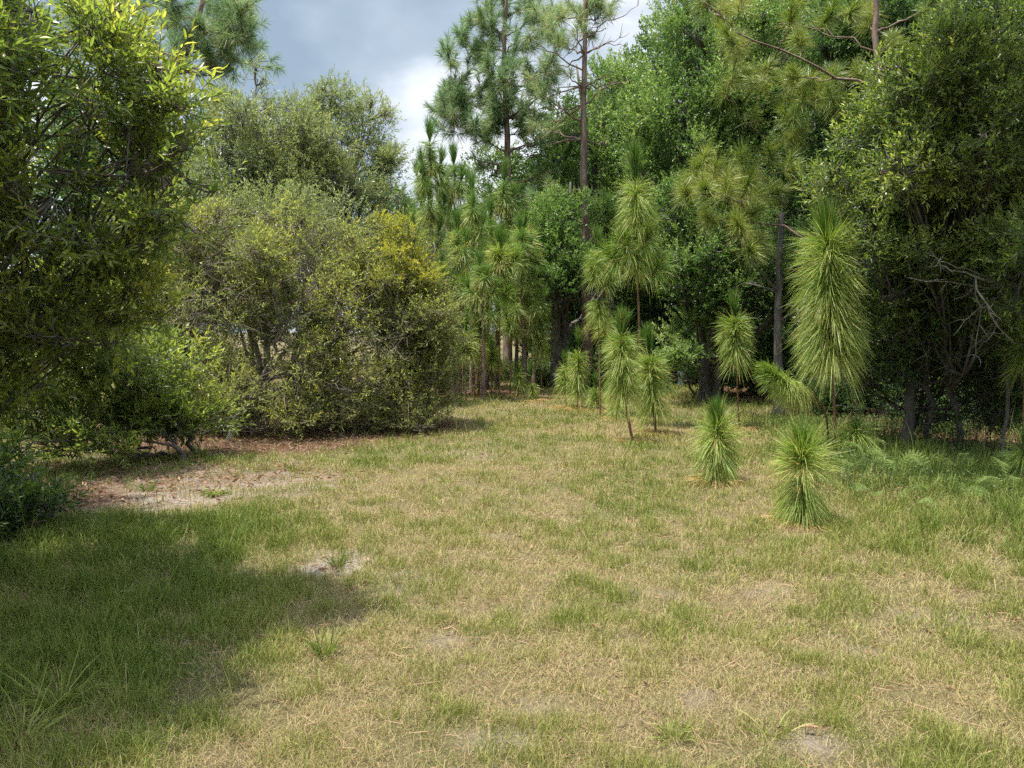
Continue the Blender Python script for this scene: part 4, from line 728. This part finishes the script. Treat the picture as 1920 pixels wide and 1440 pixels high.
tuft('grass tuft in the sunlit spot within the left shade', 240, 1075, 70, .22, .5, .5, 150, .005)
tuft('thin pale tuft at the bottom, right of the faded green one', 1445, 1395, 40, .18, .6, .5, 151, .004)
tuft('tuft of tall stems at the front of the long shrub', 380, 862, 60, .36, .25, .55, 152, .007)

def fern(label, base_px, n, ln, seed, d=None):
    rng = np.random.RandomState(seed); x, y = G(*base_px); b = np.array([x, y, gz(x, y)]); mb = MB(); r = empty('fern', b); tag(r, label, 'fern', 'ferns at the edge of the wood')
    for k in range(n):
        fr = MB(); a = rng.rand() * 6.283; tilt = norm(np.array([0, 0, 1.]) + rng.randn(3) * .5); dv = np.array([math.cos(a), math.sin(a), 0]); l = ln * rng.uniform(.7, 1.1); h = l * rng.uniform(.5, 1.9); o = b + dv * rng.rand() * .12
        pl = bez(o, o + dv * l * .35 + [0, 0, h * 1.15], o + dv * l + [0, 0, h * .75], 18); tube(fr, pl, np.linspace(.003, .001, 18), 3, .7)
        for j in range(4, 18, 1):
            t = pl[j] - pl[j - 1]; s = norm(np.cross(t, tilt)); wl = l * .30 * math.sin(math.pi * (.12 + .86 * (18 - j) / 13)) ** .8
            for sg in (-1, 1):
                D = s * sg + norm(t) * .45 - np.array([0, 0, .12]); m = 8; ss = np.linspace(.1, .95, m); ax = norm(D[None]); pts = pl[j] + ax * (ss * wl)[:, None]
                side = norm(np.cross(ax, [[0, 0, 1.]])); LD = np.concatenate([side + ax * .5, -side + ax * .5]); LD = np.repeat(LD, m, 0); PP = np.concatenate([pts, pts]); lw = wl * .26 * (1 - .75 * np.concatenate([ss, ss]))
                leaves(fr, rng, PP, LD, lw + .002, lw * .35 + .002, np.clip(.5 + .2 * rng.randn(2 * m), 0, 1), fold=.1)
                rods(fr, pl[j][None], (pl[j] + ax[0] * wl)[None], .0012, .0006, .7)
        fr.build('frond', M['fern'], r, False, b)
fern('fern with pale spread fronds right of the nearest sapling', (1640, 945), 6, .30, 161)
fern('fern touching the right side of the nearest sapling', (1590, 925), 4, .26, 162)
fern('fern at the edge of the bright grass, below the pale-fronded one', (1690, 965), 3, .22, 163)
fern('fern cut by the right edge of the view', (1895, 968), 5, .28, 164)
fern('small fern in the shade below the crooked grey trunk', (1790, 900), 3, .22, 165)
fern('small fern left of the crooked trunk in shade', (1680, 888), 3, .22, 166)
fern('faint fern deep in shade near the right bay tree foot', (1830, 905), 3, .22, 167)

def low_weeds():
    # ground cover of small leaves and long shaded grass along the wood's edge and at the left
    rng = np.random.RandomState(171); mb = MB(); n = 26000; x = rng.uniform(1.5, 9, n); y = rng.uniform(6.6, 13, n)
    k = rng.rand(n) < sstep(2.6, 3.8, x - .16 * (y - 7)) * sstep(6.6, 7.6, y) * sstep(7.5, 5.5, x) * .8 * sstep(.35, .6, fbm(x, y, .8, 61)); x = x[k]; y = y[k]
    xl = rng.uniform(-5.2, -3.0, 9000); yl = rng.uniform(5.6, 8.2, 9000); kk = rng.rand(9000) < sstep(.35, .55, fbm(xl, yl, .6, 62)) * .8 * sstep(-3.7, -4.3, xl) * sstep(7.4, 6.9, yl); x = np.concatenate([x, xl[kk]]); y = np.concatenate([y, yl[kk]]); m = len(x)
    h = rng.uniform(.03, .24, m); z = hgt(x, y); az = rng.rand(m) * 6.28; D = np.stack([np.cos(az), np.sin(az), rng.uniform(0, .9, m)], 1)
    Q = np.stack([x, y, z + h], 1); leaves(mb, rng, Q, D, rng.uniform(.03, .06, m), rng.uniform(.012, .025, m), np.clip(.4 + .2 * rng.randn(m), 0, 1)); rods(mb, np.stack([x, y, z], 1), Q, .0015, .001, .3)
    tag(mb.build('ground_cover', M['weed']), 'low leafy ground cover along the shaded edges', 'ground cover', kind='stuff')
low_weeds()
